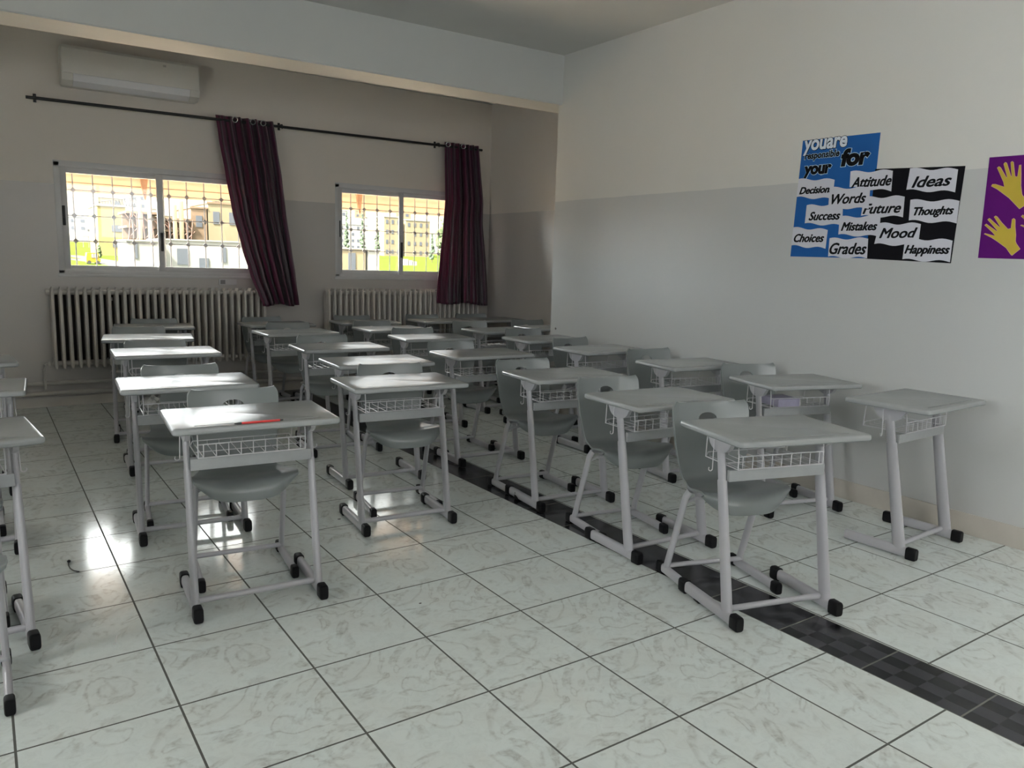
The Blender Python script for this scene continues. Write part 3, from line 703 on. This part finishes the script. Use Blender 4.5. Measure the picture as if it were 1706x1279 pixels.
CHAIRS = [
 ('A0', -.195, -.045, .0, 'grey plastic chair at the left edge, only a leg and foot rail showing'),
 ('A1', -.19, .60, .0, 'grey plastic chair tucked behind the nearest desk at the left edge of the photo'),
 ('A2', -.17, 1.70, .0, 'grey plastic chair tucked behind the second desk at the left edge of the photo'),
 ('B1', .890, .535, -.115, 'grey plastic chair tucked behind the desk with the red pen'),
 ('B2', .845, 1.415, -.12, 'grey plastic chair behind the second desk of the red pen column'),
 ('B3', .950, 2.70, -.10, 'grey plastic chair behind the third desk of the red pen column'),
 ('B4', 1.016, 3.80, -.13, 'grey plastic chair behind the fourth desk of the red pen column'),
 ('B5', 1.27, 4.59, -.10, 'grey plastic chair against the long radiator behind the last desk of the red pen column'),
 ('C1', 1.893, 1.04, -.14, 'grey plastic chair behind the front desk just left of the black strip'),
 ('C3', 2.126, 2.73, -.17, 'grey plastic chair behind the third desk of the column left of the black strip'),
 ('C4', 2.256, 3.90, -.12, 'grey plastic chair behind the fourth desk of the column ending below the swept curtain'),
 ('C5', 2.248, 4.60, .0, 'dark looking plastic chair by the radiator below the swept curtain'),
 ('D1', 2.640, -.650, -.30, 'grey plastic chair behind the nearest desk on the black floor strip'),
 ('D2', 2.734, .125, -.16, 'grey plastic chair behind the second desk on the black floor strip'),
 ('D3', 2.758, .935, -.08, 'grey plastic chair behind the third desk on the black floor strip'),
 ('D4', 2.874, 2.024, -.037, 'grey plastic chair behind the fourth desk of the black strip column'),
 ('D5', 3.099, 3.12, -.16, 'grey plastic chair behind the fifth desk of the black strip column'),
 ('D6', 3.09, 3.93, -.08, 'grey plastic chair behind the sixth desk of the black strip column'),
 ('D7', 3.169, 4.61, -.12, 'grey plastic chair against the left end of the corner radiator'),
 ('F2', 3.965, .215, -.36, 'grey plastic chair behind the second desk by the right wall'),
 ('F3', 3.99, 1.10, -.14, 'grey plastic chair behind the third desk from the front by the right wall'),
 ('F4', 3.966, 1.95, .06, 'grey plastic chair behind the fourth desk by the right wall'),
 ('F5', 4.075, 2.79, -.05, 'grey plastic chair behind the fifth desk by the right wall'),
 ('F6', 4.03, 3.67, -.10, 'grey plastic chair behind the sixth desk of the right wall column, under the beam'),
 ('H6', 4.74, 3.68, -.15, 'grey plastic chair in the bay, showing just left of the end of the right wall'),
 ('G7', 3.988, 4.61, -.12, 'grey plastic chair before the corner radiator, left of the corner desk'),
 ('H7', 4.62, 4.61, -.10, 'grey plastic chair below the corner curtain behind the far corner desk'),
]
for i, (k, x, y, a, lab) in enumerate(DESKS):
    if i == 0:
        D = desk0; D.location = (x, y, FLR); D.rotation_euler = (0, 0, a); D['label'] = lab; D['group'] = 'single school desks in rows'
    else:
        D = copy_tree(desk0, (x, y, FLR), a, lab)
    if k == 'F1':   # its left rail has lost the rear cap
        rails = [c for c in D.children if c.name.startswith('foot_rail')]
        rl = min(rails, key=lambda c: c.data.vertices[0].co.x)
        cp = [c for c in rl.children if c.data.vertices[0].co.y > 0]
        for c in cp: bpy.data.objects.remove(c)
for i, (k, x, y, a, lab) in enumerate(CHAIRS):
    if i == 0:
        chair0.location = (x, y, 0); chair0.rotation_euler = (0, 0, a); chair0['label'] = lab; chair0['group'] = 'plastic shell chairs behind the desks'
    else: copy_tree(chair0, (x, y, 0), a, lab)

# things on and in the desks
pen = thing('pen', 'red pen with a black tip lying on the desk nearest on the left', 'pen', (.838, .076, .7645), -.047)
bm = bmesh.new(); sweep(bm, [(-.062, 0, 0), (.080, 0, 0)], .0042, seg=10); obj('barrel', bm, mat('red_pen_plastic', (.75, .03, .03), .3, noise=.03), pen)
bm = bmesh.new(); sweep(bm, [(-.088, 0, 0), (-.070, 0, 0), (-.062, 0, 0)], .0045, seg=10, radii=[.4, 1, 1]); sweep(bm, [(.080, 0, 0), (.092, 0, 0)], .003, seg=8); obj('tip', bm, M_DARK, pen)
book = thing('book', 'lilac grey book lying in the basket of the second desk by the right wall', 'book', (3.80, -.085, .6165), -.272)
bm = bmesh.new(); box(bm, -.075, .075, -.05, .11, 0, .045, .004); obj('cover', bm, mat('lilac_book_cover', (.36, .34, .46), .5, noise=.05), book)
bm = bmesh.new(); box(bm, -.070, .0755, -.048, .1105, .005, .040); obj('pages', bm, mat('paper_pages', (.7, .68, .63), .7, noise=.05), book)
pap = bmesh.new()
ring = []
for k in range(9):
    a = k / 9 * 6.283
    ring.append([(.038 * math.cos(a + j) * (1 + .3 * math.sin(3 * j + k)), .030 * math.sin(a * 2 + j), .020 + .020 * math.sin(j * 2 + k)) for j in range(6)])
bmesh.ops.create_icosphere(pap, subdivisions=3, radius=.040)
for v in pap.verts: v.co *= 1 + .28 * math.sin(v.co.x * 130 + v.co.y * 90) * math.cos(v.co.z * 140 + v.co.y * 60)
o = obj('crumpled_paper', pap, mat('crumpled_paper', (.42, .41, .38), .7, noise=.1), smooth=0); o.location = (.66, 1.24, .668); tag(o, 'crumpled grey paper ball in the basket of the desk behind the red pen desk', 'paper')

# bits on the floor and wall
bm = bmesh.new(); sweep(bm, [(.250, 1.02, .003), (.252, .995, .004), (.249, .965, .003), (.252, .92, .003), (.262, .885, .003), (.280, .862, .003)], .0028, seg=6)
bmesh.ops.create_icosphere(bm, subdivisions=1, radius=.008, matrix=Matrix.Translation((.254, 1.0, .008)))
tag(obj('hair_tie', bm, M_DARK), 'thin curled dark thread lying in the left aisle between the desks', 'thread')
bm = bmesh.new()
for p in (((.333, .155, .002), (.327, .128, .003), (.322, .098, .002)), ((.312, .095, .002), (.318, .085, .002))): sweep(bm, p, .0015, seg=5)
tag(obj('paper_scrap', bm, mat('scrap_white', (.7, .7, .7), .6, noise=.05)), 'tiny white paper scrap on the tile left of the red pen desk', 'scrap')
for (x, y, s, lab) in ((1.513, .965, .006, 'tiny dark speck on the floor between the red pen desk and the next column'), (1.404, -.169, .004, 'tiny dark speck on the front floor tiles, middle of the photo')):
    bm = bmesh.new(); bmesh.ops.create_icosphere(bm, subdivisions=2, radius=s)
    for v in bm.verts: v.co.z *= .35; v.co.x *= 1.6
    o = obj('crumb', bm, M_DARK); o.location = (x, y, s * .36); tag(o, lab, 'crumb')
bm = bmesh.new()
st = [((.016 if k % 2 == 0 else .007) * math.sin(k * math.pi / 5), (.016 if k % 2 == 0 else .007) * math.cos(k * math.pi / 5)) for k in range(10)]
prism(bm, [(a + 2.80, b + .798) for a, b in st], RX - .0015, RX, 'yz')
tag(obj('star_sticker', bm, mat('dark_sticker', (.09, .08, .08), .5, noise=.1), smooth=0), 'tiny dark star sticker low on the right wall near its far end', 'sticker')

# ------------------------------------------------------------------ posters on the right wall
def flat(bm, outline, x0, th): prism(bm, outline, RX - x0 - th, RX - x0, 'yz')
def wavy(c, n=14, amp=.007, ph=0.):
    (ya, za), (yb_, zb_), (yc, zc), (yd, zd) = c
    top = [(ya + (yb_ - ya) * i / n, za + (zb_ - za) * i / n + amp * math.sin(2 * math.pi * 1.5 * i / n + ph)) for i in range(n + 1)]
    bot = [(yc + (yd - yc) * i / n, zc + (zd - zc) * i / n + amp * math.sin(2 * math.pi * 1.5 * (1 - i / n) + ph)) for i in range(n + 1)]
    return top + bot
def lettering(name, s, box_, x, m, parent, off=.02, shear=.0, spacing=1., grow=0., bold=0.):
    """letters filling box_ = (y left, y right, z bottom, z top) on the right wall, x metres off it"""
    cu = bpy.data.curves.new('t', 'FONT'); cu.body = s; cu.size = 1; cu.offset = off; cu.shear = shear; cu.space_character = spacing
    cu.extrude = 0.004; cu.resolution_u = 4
    t = bpy.data.objects.new('t', cu); COL.objects.link(t)
    me = bpy.data.meshes.new_from_object(t.evaluated_get(bpy.context.evaluated_depsgraph_get()))
    bpy.data.objects.remove(t)
    xs = [v.co.x for v in me.vertices]; ys = [v.co.y for v in me.vertices]
    x0, x1, y0, y1 = min(xs), max(xs), min(ys), max(ys)
    yl, yr, z0, z1 = box_
    px, py, pz = parent.matrix_world.translation if False else parent_loc(parent)
    for v in me.vertices:
        a = (v.co.x - x0) / (x1 - x0); b = (v.co.y - y0) / (y1 - y0)
        v.co = (RX - x - (.0003 if v.co.z > 0 else 0) - px, (yl - grow * (yl - yr) / abs(yl - yr) * -1) + ((yr - yl) * (1 + 0)) * a - py, z0 + (z1 - z0) * b - pz)
    if bold:
        b2 = bmesh.new()
        for dy, dz, dx in [(0, 0, 0)] + [(bold * math.cos(a * .785), bold * .7 * math.sin(a * .785), .00004 * (a + 1)) for a in range(8)]:
            n0 = len(b2.verts); b2.from_mesh(me); b2.verts.ensure_lookup_table()
            for v in b2.verts[n0:]: v.co += Vector((-dx, dy, dz))
        b2.to_mesh(me); b2.free()
    me.materials.append(m)
    o = bpy.data.objects.new(name, me); COL.objects.link(o); o.parent = parent
    return o
def parent_loc(p):
    v = Vector((0, 0, 0))
    while p is not None: v += Vector(p.location); p = p.parent
    return v
def wpart(name, bm, m, parent, label=None):
    v = parent_loc(parent); bmesh.ops.translate(bm, verts=bm.verts[:], vec=-v)
    return obj(name, bm, m, parent, smooth=0, label=label)
M_BLUE = mat('blue_card', (.012, .10, .33), .7, spec=.2, noise=.04, nscale=8)
M_BLK = mat('black_card', (.004, .004, .006), .7, spec=.15, noise=.1, nscale=8)
M_PAPER = mat('white_paper', (.58, .585, .64), .65, noise=.02, nscale=8)
M_INK = mat('black_ink', (.004, .004, .005), .7, spec=.15, noise=.05)
M_HALO = mat('pale_blue_outline', (.45, .62, .75), .6, noise=.02)
M_HALO2 = mat('white_letters', (.62, .68, .74), .6, noise=.02)
po = thing('poster', 'blue and black word poster headed you are responsible for your', 'poster', (RX, -.17, 1.47))
bm = bmesh.new(); flat(bm, [(.331, 2.199), (-.184, 2.190), (-.178, 1.472), (.352, 1.478)], 0, .0012); wpart('blue_sheet', bm, M_BLUE, po)
bm = bmesh.new(); flat(bm, [(-.175, 1.986), (-.681, 1.962), (-.664, 1.452), (-.170, 1.470)], 0, .0018); wpart('black_sheet', bm, M_BLK, po)
CARDS = [
('Attitude', [(-0.019, 1.982), (-0.283, 1.97), (-0.286, 1.855), (-0.022, 1.89)], (-0.035, -0.28, 1.888, 1.945), 0),
('Ideas', [(-0.383, 1.97), (-0.646, 1.949), (-0.644, 1.83), (-0.374, 1.854)], (-0.405, -0.617, 1.866, 1.924), 0),
('Decisions', [(0.337, 1.962), (0.082, 1.945), (0.085, 1.829), (0.342, 1.851)], (0.322, 0.088, 1.869, 1.91), 0),
('Future', [(-0.122, 1.827), (-0.369, 1.821), (-0.371, 1.707), (-0.114, 1.719)], (-0.125, -0.353, 1.732, 1.787), 0),
('Words', [(0.11, 1.896), (-0.156, 1.881), (-0.159, 1.761), (0.107, 1.776)], (0.087, -0.134, 1.797, 1.854), 1),
('Thoughts', [(-0.404, 1.797), (-0.672, 1.784), (-0.671, 1.666), (-0.407, 1.684)], (-0.433, -0.647, 1.700, 1.756), 0),
('Success', [(0.262, 1.796), (0.011, 1.794), (0.002, 1.668), (0.265, 1.684)], (0.237, 0.023, 1.704, 1.754), 0),
('Mistakes', [(0.023, 1.719), (-0.238, 1.715), (-0.24, 1.6), (0.022, 1.611)], (0.005, -0.222, 1.636, 1.684), 1),
('Mood', [(-0.236, 1.673), (-0.478, 1.667), (-0.475, 1.548), (-0.215, 1.554)], (-0.244, -0.461, 1.590, 1.645), 0),
('Choices', [(0.347, 1.66), (0.098, 1.644), (0.102, 1.53), (0.351, 1.546)], (0.333, 0.12, 1.57, 1.619), 0),
('Grades', [(0.08, 1.589), (-0.174, 1.589), (-0.179, 1.474), (0.079, 1.478)], (0.071, -0.168, 1.496, 1.562), 0),
('Happiness', [(-0.398, 1.586), (-0.661, 1.575), (-0.66, 1.46), (-0.395, 1.468)], (-0.405, -0.650, 1.488, 1.548), 1),
]
for wd, c, tb, lv in CARDS:
    x = .0022 + lv * .0016
    bm = bmesh.new(); flat(bm, wavy(c, amp=.0065, ph=.4), x, .0007); cd = wpart('word_card', bm, M_PAPER, po, label='white wavy card reading ' + wd)
    lettering('lettering', wd, tb, x + .0007, M_INK, cd, off=.0, shear=.34, spacing=1.0, bold=.0030)
for wd, tb, off, sh, bg_, fg in (('youare', (.321, .022, 2.105, 2.197), .030, .08, M_INK, M_HALO2), ('responsible', (.308, .066, 2.068, 2.123), .035, .12, M_HALO, M_INK), ('for', (.053, -.136, 2.015, 2.121), .055, .12, M_HALO, M_INK), ('your', (.308, .110, 1.962, 2.040), .055, .10, M_HALO, M_INK)):
    lettering('title_outline', wd, (tb[0] + .003, tb[1] - .003, tb[2] - .003, tb[3] + .003), .0014, bg_, po, off=off + .03, shear=sh)
    lettering('title_lettering', wd, tb, .0019, fg, po, off=off, shear=sh)
pp = thing('poster', 'purple poster with yellow paper hands at the right edge of the photo', 'poster', (RX, -1.16, 1.48))
bm = bmesh.new(); flat(bm, [(-.797, 1.995), (-1.53, 1.985), (-1.54, 1.470), (-.800, 1.482)], 0, .0012); wpart('purple_sheet', bm, mat('purple_card', (.10, .003, .145), .7, spec=.2, noise=.04, nscale=8), pp)
H1 = [(-0.824, 1.849), (-0.828, 1.857), (-0.842, 1.856), (-0.887, 1.84), (-0.881, 1.865), (-0.842, 1.939), (-0.848, 1.944), (-0.856, 1.939), (-0.89, 1.887), (-0.895, 1.889), (-0.871, 1.956), (-0.876, 1.963), (-0.883, 1.959), (-0.911, 1.891), (-0.916, 1.892), (-0.903, 1.961), (-0.908, 1.965), (-0.914, 1.96), (-0.929, 1.891), (-0.936, 1.886), (-0.943, 1.89), (-0.944, 1.943), (-0.951, 1.944), (-0.956, 1.901), (-0.962, 1.843), (-0.972, 1.799), (-0.983, 1.784), (-1.006, 1.754), (-0.97, 1.729), (-0.916, 1.785), (-0.886, 1.808), (-0.855, 1.832)]
H2 = [(-0.817, 1.606), (-0.821, 1.608), (-0.872, 1.595), (-0.859, 1.613), (-0.815, 1.651), (-0.821, 1.657), (-0.828, 1.651), (-0.878, 1.618), (-0.878, 1.625), (-0.826, 1.679), (-0.833, 1.685), (-0.839, 1.68), (-0.886, 1.639), (-0.891, 1.641), (-0.856, 1.692), (-0.862, 1.696), (-0.87, 1.691), (-0.896, 1.66), (-0.928, 1.628), (-0.943, 1.632), (-0.943, 1.677), (-0.949, 1.681), (-0.956, 1.675), (-0.96, 1.639), (-0.968, 1.599), (-0.97, 1.567), (-0.976, 1.555), (-0.996, 1.529), (-0.964, 1.498), (-0.959, 1.5), (-0.932, 1.535), (-0.886, 1.568), (-0.855, 1.588)]
H3 = [(y - .168 , z + .040) for y, z in H2]
M_YEL = mat('yellow_paper', (.52, .39, .035), .6, noise=.05, nscale=12); M_PNK = mat('pinkish_paper_edge', (.62, .33, .30), .6, noise=.03)
for H in (H1, H2, H3):
    cy = sum(p[0] for p in H) / len(H); cz = sum(p[1] for p in H) / len(H)
    # orient so growth offsets go outward
    area = sum(H[i][0] * H[(i + 1) % len(H)][1] - H[(i + 1) % len(H)][0] * H[i][1] for i in range(len(H)))
    sg = 1 if area > 0 else -1; G = []
    for i in range(len(H)):
        p0, p1, p2 = Vector(H[i - 1]), Vector(H[i]), Vector(H[(i + 1) % len(H)])
        d = ((p1 - p0).normalized() + (p2 - p1).normalized()); d = d.normalized() if d.length > 1e-6 else Vector((1, 0))
        G.append((p1.x + sg * d.y * .0022, p1.y - sg * d.x * .0022))
    bm = bmesh.new(); flat(bm, H, .0026, .0006); hp = wpart('paper_hand', bm, M_YEL, pp, label='yellow cut-out hand')
    bm = bmesh.new(); flat(bm, G, .0018, .0006); wpart('pink_edge', bm, M_PNK, hp)

# ------------------------------------------------------------------ outside
def terrain_z(y):
    pts = [(5.4, -.9), (40, -.9), (58, -.12), (75, .0), (110, .72), (140, 1.5), (180, 2.1), (240, 4.0), (400, 24.), (600, 40)]
    for a, b in zip(pts, pts[1:]):
        if a[0] <= y <= b[0]: return a[1] + (b[1] - a[1]) * (y - a[0]) / (b[0] - a[0])
    return -.9
bm = bmesh.new(); ys = [5.4, 20, 40, 50, 58, 75, 90, 110, 140, 180, 240, 320, 400, 600]; xsn = [-150 + 25 * k for k in range(25)]
G = [[bm.verts.new((x, y, terrain_z(y) - .02)) for x in xsn] for y in ys]
for A, B in zip(G, G[1:]):
    for j in range(len(xsn) - 1): bm.faces.new((A[j], A[j + 1], B[j + 1], B[j]))
mg = bpy.data.materials.new('grass_and_dry_hillside'); mg.use_nodes = True; n_ = mg.node_tree; b_ = n_.nodes['Principled BSDF']
gg = n_.nodes.new('ShaderNodeNewGeometry'); ss = n_.nodes.new('ShaderNodeSeparateXYZ'); n_.links.new(gg.outputs['Position'], ss.inputs[0])
far = math_node(n_, 'GREATER_THAN', ss.outputs['Y'], 215)
ns = n_.nodes.new('ShaderNodeTexNoise'); ns.inputs['Scale'].default_value = .2; ns.inputs['Detail'].default_value = 6; n_.links.new(gg.outputs['Position'], ns.inputs['Vector'])
gcol = mix_col(n_, ns.outputs['Fac'], (.026, .038, .006), (.036, .050, .010)); hcol = mix_col(n_, ns.outputs['Fac'], (.045, .043, .038), (.06, .058, .05))
near = math_node(n_, 'LESS_THAN', ss.outputs['Y'], 52)  # unseen near ground, made pale and warm to bounce light into the room
n_.links.new(mix_col(n_, near, mix_col(n_, far, gcol, hcol), (.48, .38, .29)), b_.inputs['Base Color']); b_.inputs['Roughness'].default_value = .95; b_.inputs['Specular IOR Level'].default_value = 0.
o = struct(obj('ground', bm, mg, smooth=0)); o['label'] = 'bright green grass field and pale hillside outside the windows'
M_CREAM = mat('cream_render', (.13, .108, .072), .9, spec=.0, noise=.06, nscale=.5); M_WHITEW = mat('white_render', (.15, .147, .138), .9, spec=.0, noise=.05, nscale=.5)
M_YB = mat('pale_yellow_render', (.15, .12, .055), .9, spec=.0, noise=.05, nscale=.5); M_BRN = mat('raw_block_brown', (.11, .078, .055), .9, spec=.0, noise=.15, nscale=.8)
M_WIN = mat('distant_window', (.05, .055, .065), .9, spec=.1, noise=.1); M_SCAF = mat('scaffold_timber', (.10, .05, .035), .8, noise=.15, nscale=2)
M_REDC = mat('red_canvas', (.16, .012, .008), .7, noise=.05); M_LEAF = mat('dark_leaves', (.022, .036, .018), .9, noise=.3, nscale=3); M_LEAF2 = mat('pale_leaves', (.04, .06, .018), .9, noise=.3, nscale=2)
def building(name, label, cat, x0, x1, Y, z0, z1, depth, m, wins=(), grid=None, group=None, roofm=None):
    zg = terrain_z(Y) - .3; z0 = min(z0, zg)
    b = thing(name, label, cat, ((x0 + x1) / 2, Y, z0), 0, group); cx = (x0 + x1) / 2
    bm = bmesh.new(); box(bm, x0 - cx, x1 - cx, 0, depth, 0, z1 - z0); obj('walls', bm, m, b, smooth=0)
    bm = bmesh.new(); box(bm, x0 - cx - .1, x1 - cx + .1, -.1, depth + .1, z1 - z0, z1 - z0 + max(.12, (z1 - z0) * .03)); obj('roof', bm, roofm or M_WHITEW, b, smooth=0)
    L = list(wins)
    if grid:
        nx, nz = grid; W = (x1 - x0) / nx; Hh = (z1 - max(z0, zg)) / nz
        for i in range(nx):
            for j in range(nz):
                if rnd.random() < .85: L.append((x0 + W * (i + .3), x0 + W * (i + .7), zg + Hh * (j + .35), zg + Hh * (j + .75)))
    for (a, c, e, f) in L:
        bm = bmesh.new(); box(bm, a - cx, c - cx, -.06, .05, e - z0, f - z0); obj('window', bm, M_WIN, b, smooth=0)
    return b
building('house', 'pale yellow two-storey building with a roof railing outside the long window', 'building', 13.12, 16.39, 110, -.7, 6.95, 9, M_YB, [(14.69, 15.95, 3.79, 4.63), (14.73, 15.92, 1.8, 2.41)])
fr = thing('roof_railing', 'dark lattice railing on the roof of the yellow building', 'railing', (15.5, 110.5, 7.2))
bm = bmesh.new()
for k in range(14):
    x = -2.2 + k * .33; h = .25 + k * .06
    sweep(bm, [(x, 0, -.05), (x + .15, 0, h)], .035, seg=5); sweep(bm, [(x + .33, 0, -.05), (x + .15, 0, h)], .035, seg=5)
sweep(bm, [(-2.2, 0, .25), (2.4, 0, 1.1)], .05, seg=5); sweep(bm, [(-2.2, 0, -.02), (2.4, 0, -.02)], .05, seg=5)
obj('lattice', bm, M_DARK, fr)
def scaffold(name, label, x0, x1, Y, z0, z1, m, nx, seed):
    r = random.Random(seed); zg = terrain_z(Y) - .3
    t = thing(name, label, 'building site', ((x0 + x1) / 2, Y, zg)); cx = (x0 + x1) / 2
    bm = bmesh.new()
    for z in (z0, (z0 + z1) / 2, z1): box(bm, x0 - cx, x1 - cx, 0, 6, z - zg - .12, z - zg + .12)
    box(bm, x0 - cx, x1 - cx, 3, 3.2, 0, z1 - zg - .2)
    obj('slab', bm, m, t, smooth=0)
    bm = bmesh.new()
    for k in range(nx):
        x = x0 - cx + (x1 - x0) * (k + .5) / nx
        sweep(bm, [(x + r.uniform(-.1, .1), -.2, z0 - zg), (x + r.uniform(-.3, .3), -.2, z1 - zg)], .06, seg=5)
        if k % 2: sweep(bm, [(x - .7, -.15, z0 - zg), (x + .5, -.15, (z0 + z1) / 2 - zg)], .05, seg=5)
        else: sweep(bm, [(x + .7, -.15, (z0 + z1) / 2 - zg), (x - .5, -.15, z1 - zg)], .05, seg=5)
    obj('props', bm, M_SCAF, t)
    return t
scaffold('building_site', 'unfinished concrete floors with reddish timber props beside the yellow building', 13.54, 17.2, 90, 2.45, 5.5, M_BRN, 9, 1)
scaffold('building_site', 'unfinished concrete floors with slanting props seen through the right pane of the long window', 17.5, 20.2, 90.5, 2.5, 5.0, M_BRN, 8, 2)
for i, (a, c, Y, zt, lab) in enumerate(((14.40, 14.75, 88, 6.76, 'leftmost tall raw concrete pillar rising from the building site'), (15.34, 15.70, 88, 6.95, 'second tall raw concrete pillar from the left on the building site'),
                         (17.85, 18.22, 88, 6.42, 'third tall raw concrete pillar from the left on the building site'), (18.47, 18.90, 88, 6.85, 'rightmost tall raw concrete pillar on the building site'))):
    bm = bmesh.new(); box(bm, a, c, Y, Y + .4, terrain_z(Y) - .3, zt, .02); 
    for k in range(3): sweep(bm, [(a + .08 + .1 * k, Y + .2, zt), (a + .08 + .1 * k, Y + .2, zt + .5)], .015, seg=4)
    tag(obj('concrete_pillar', bm, M_CREAM), lab, 'pillar')
building('unfinished_building', 'brownish unfinished block left of the swept curtain, lower part', 'building', 20.29, 22.0, 91, 2.0, 6.34, 8, M_BRN, grid=(1, 2), roofm=M_BRN)
building('unfinished_building', 'tall brownish unfinished block right beside the swept curtain', 'building', 22.15, 27.5, 91, 2.0, 6.98, 8, M_CREAM, grid=(3, 2), roofm=M_BRN)
building('garden_wall', 'white low block with a narrow dark slit in front of the building site', 'building', 10.27, 12.75, 68, 0, 2.2, 5, M_WHITEW, [(10.82, 11.05, .81, 2.08)])
building('pavilion', 'long white single-storey pavilion with a dark doorway below the building site', 'building', 12.95, 22.5, 68.5, 0, 2.39, 6, M_WHITEW, [(14.19, 15.1, .36, 1.72), (15.97, 16.76, .14, .96), (17.84, 18.25, .64, 1.94)])
building('pavilion', 'beige garden wall with a dark door seen through the corner window', 'building', 24.0, 28.6, 62, 0, 2.11, 1.0, M_CREAM, [(26.97, 27.64, .29, 1.8)])
building('gate_post', 'white square gate post beside the grass in the corner window', 'post', 28.86, 29.94, 62, 0, 2.08, 1.1, M_WHITEW)
building('apartment_block', 'sandy apartment block nearer the middle bar of the corner window', 'building', 85.77, 90.47, 180, 1.8, 11.78, 10, M_CREAM, grid=(3, 4))
building('apartment_block', 'sandy apartment block in the right pane of the corner window', 'building', 91.84, 98.8, 180, 1.8, 11.25, 10, M_CREAM, grid=(4, 4))
building('apartment_block', 'hazy pale apartment row behind the cypress trees in the corner window', 'building', 97.95, 113.04, 240, 2.2, 12.02, 10, M_WHITEW, grid=(8, 4))
for k, (a, Y, z) in enumerate(((16.87, 160, 3.75), (18.29, 160, 4.10), (19.53, 160, 4.40))):
    lab = ('leftmost', 'middle', 'rightmost')[k] + ' of three small red pointed canopies on the slope'
    t = thing('canopy', lab, 'canopy', (a, Y, z), 0)
    bm = bmesh.new(); bmesh.ops.create_cone(bm, cap_ends=True, segments=4, radius1=.75, radius2=.03, depth=.75, matrix=Matrix.Translation((0, 0, .35)) @ Matrix.Rotation(.785, 4, 'Z')); obj('canvas', bm, M_REDC, t, smooth=0)
    bm = bmesh.new(); zg = terrain_z(Y) - z
    for sx in (-.45, .45): sweep(bm, [(sx, 0, zg), (sx, 0, .0)], .03, seg=5)
    obj('poles', bm, M_WHITEW, t)
bus = thing('truck_cab', 'small bright yellow vehicle cab with pale windows at the foot of the long window', 'vehicle', (9.05, 80, terrain_z(80)))
bm = bmesh.new(); prism(bm, [(-.57, .12), (.57, .12), (.60, .48), (.48, .52), (.42, 1.02), (-.50, 1.02), (-.57, .55)], -.6, .6, 'xz'); obj('body', bm, mat('bright_yellow_paint', (.15, .105, .002), .4, noise=.03), bus)
bm = bmesh.new(); box(bm, -.15, .05, -.63, -.59, .56, .92); box(bm, .10, .36, -.63, -.59, .56, .92); obj('windows', bm, M_WHITEW, bus)
for sx in (-.35, .35):
    bm = bmesh.new(); sweep(bm, [(sx, -.62, .14), (sx, .62, .14)], .16, seg=14); obj('wheel', bm, M_DARK, bus)
bm = bmesh.new(); prism(bm, [(7.0, 96), (9.0, 86), (10.2, 74), (11.4, 74), (12.4, 88), (10.5, 106), (8.9, 106), (9.6, 92), (8.8, 92), (7.2, 102)], .75, .80); 
road = obj('footpath', bm, mat('pale_path', (.045, .045, .043), .9, spec=.0, noise=.05, nscale=.5), smooth=0); tag(road, 'pale footpath crossing the grass behind the yellow vehicle', 'path')
for v in road.data.vertices: v.co.z = terrain_z(v.co.y) + (.03 if v.co.z > .78 else -.03)
def tree(name, label, x, Y, z1, r, kind, m):
    zg = terrain_z(Y) - .1; t = thing(name, label, 'tree', (x, Y, zg)); H = z1 - zg; rr = random.Random(int(x * 100))
    bm = bmesh.new(); sweep(bm, [(0, 0, 0), (0, 0, H * .4)], r * .12, seg=6); obj('trunk', bm, M_SCAF, t)
    bm = bmesh.new()
    for k in range(60):
        f = rr.random(); zz = H * (.12 + .86 * f)
        w = r * (1 - f) ** .6 * (.9 if kind == 'cypress' else 1.0) if kind == 'cypress' else r * math.sin(math.pi * min(1, .15 + .85 * f)) ** .6
        a = rr.uniform(0, 6.28); q = rr.uniform(0, .75) * w; s = max(.12, w * .42)
        bmesh.ops.create_icosphere(bm, subdivisions=1, radius=s, matrix=Matrix.Translation((q * math.cos(a), q * math.sin(a), zz)) @ Matrix.Scale(rr.uniform(.8, 1.5), 4, (0, 0, 1)))
    for v in bm.verts: v.co += Vector((rr.uniform(-1, 1), rr.uniform(-1, 1), rr.uniform(-1, 1))) * r * .08
    obj('foliage', bm, m, t, smooth=0); return t
tree('cypress_tree', 'leftmost of three slim dark cypresses in the left pane of the corner window', 59.14, 140, 10.09, .9, 'cypress', M_LEAF)
tree('cypress_tree', 'middle of three slim dark cypresses in the left pane of the corner window', 62.35, 140, 9.83, .9, 'cypress', M_LEAF)
tree('cypress_tree', 'rightmost of three slim dark cypresses in the left pane of the corner window', 65.5, 140, 9.55, .9, 'cypress', M_LEAF)
tree('cypress_tree', 'short slim cypress in the right pane of the corner window', 66.9, 120, 6.1, .7, 'cypress', M_LEAF)
tree('leafy_tree', 'pale green leafy tree beside the corner curtain', 69.6, 120, 10.2, 1.9, 'round', M_LEAF2)
tree('conifer', 'small green bush in front of the yellow building', 11.95, 100, 1.95, .45, 'cypress', M_LEAF2)
bm = bmesh.new()
for k in range(3): box(bm, 51.5 + k * .7, 52.1 + k * .7, 100, 100.6, terrain_z(100) - .1, terrain_z(100) + .9 - .15 * k)
tag(obj('stone_blocks', bm, M_WHITEW, smooth=0), 'row of pale stone blocks at the edge of the far grass', 'stone')
for k in range(14):
    Y = 262 + 9.5 * ((k * 5) % 14); x = Y * (.088 + .031 * k); sz = 5 + (k * 7 % 4); zg = terrain_z(Y)
    building('hillside_house', 'small pale concrete house on the hazy hillside', 'house', x, x + sz, Y, zg - 1, zg + 4 + (k * 3 % 4), 6, (M_WHITEW, M_CREAM)[k % 2], grid=(2, 2), group='pale houses on the distant hillside')
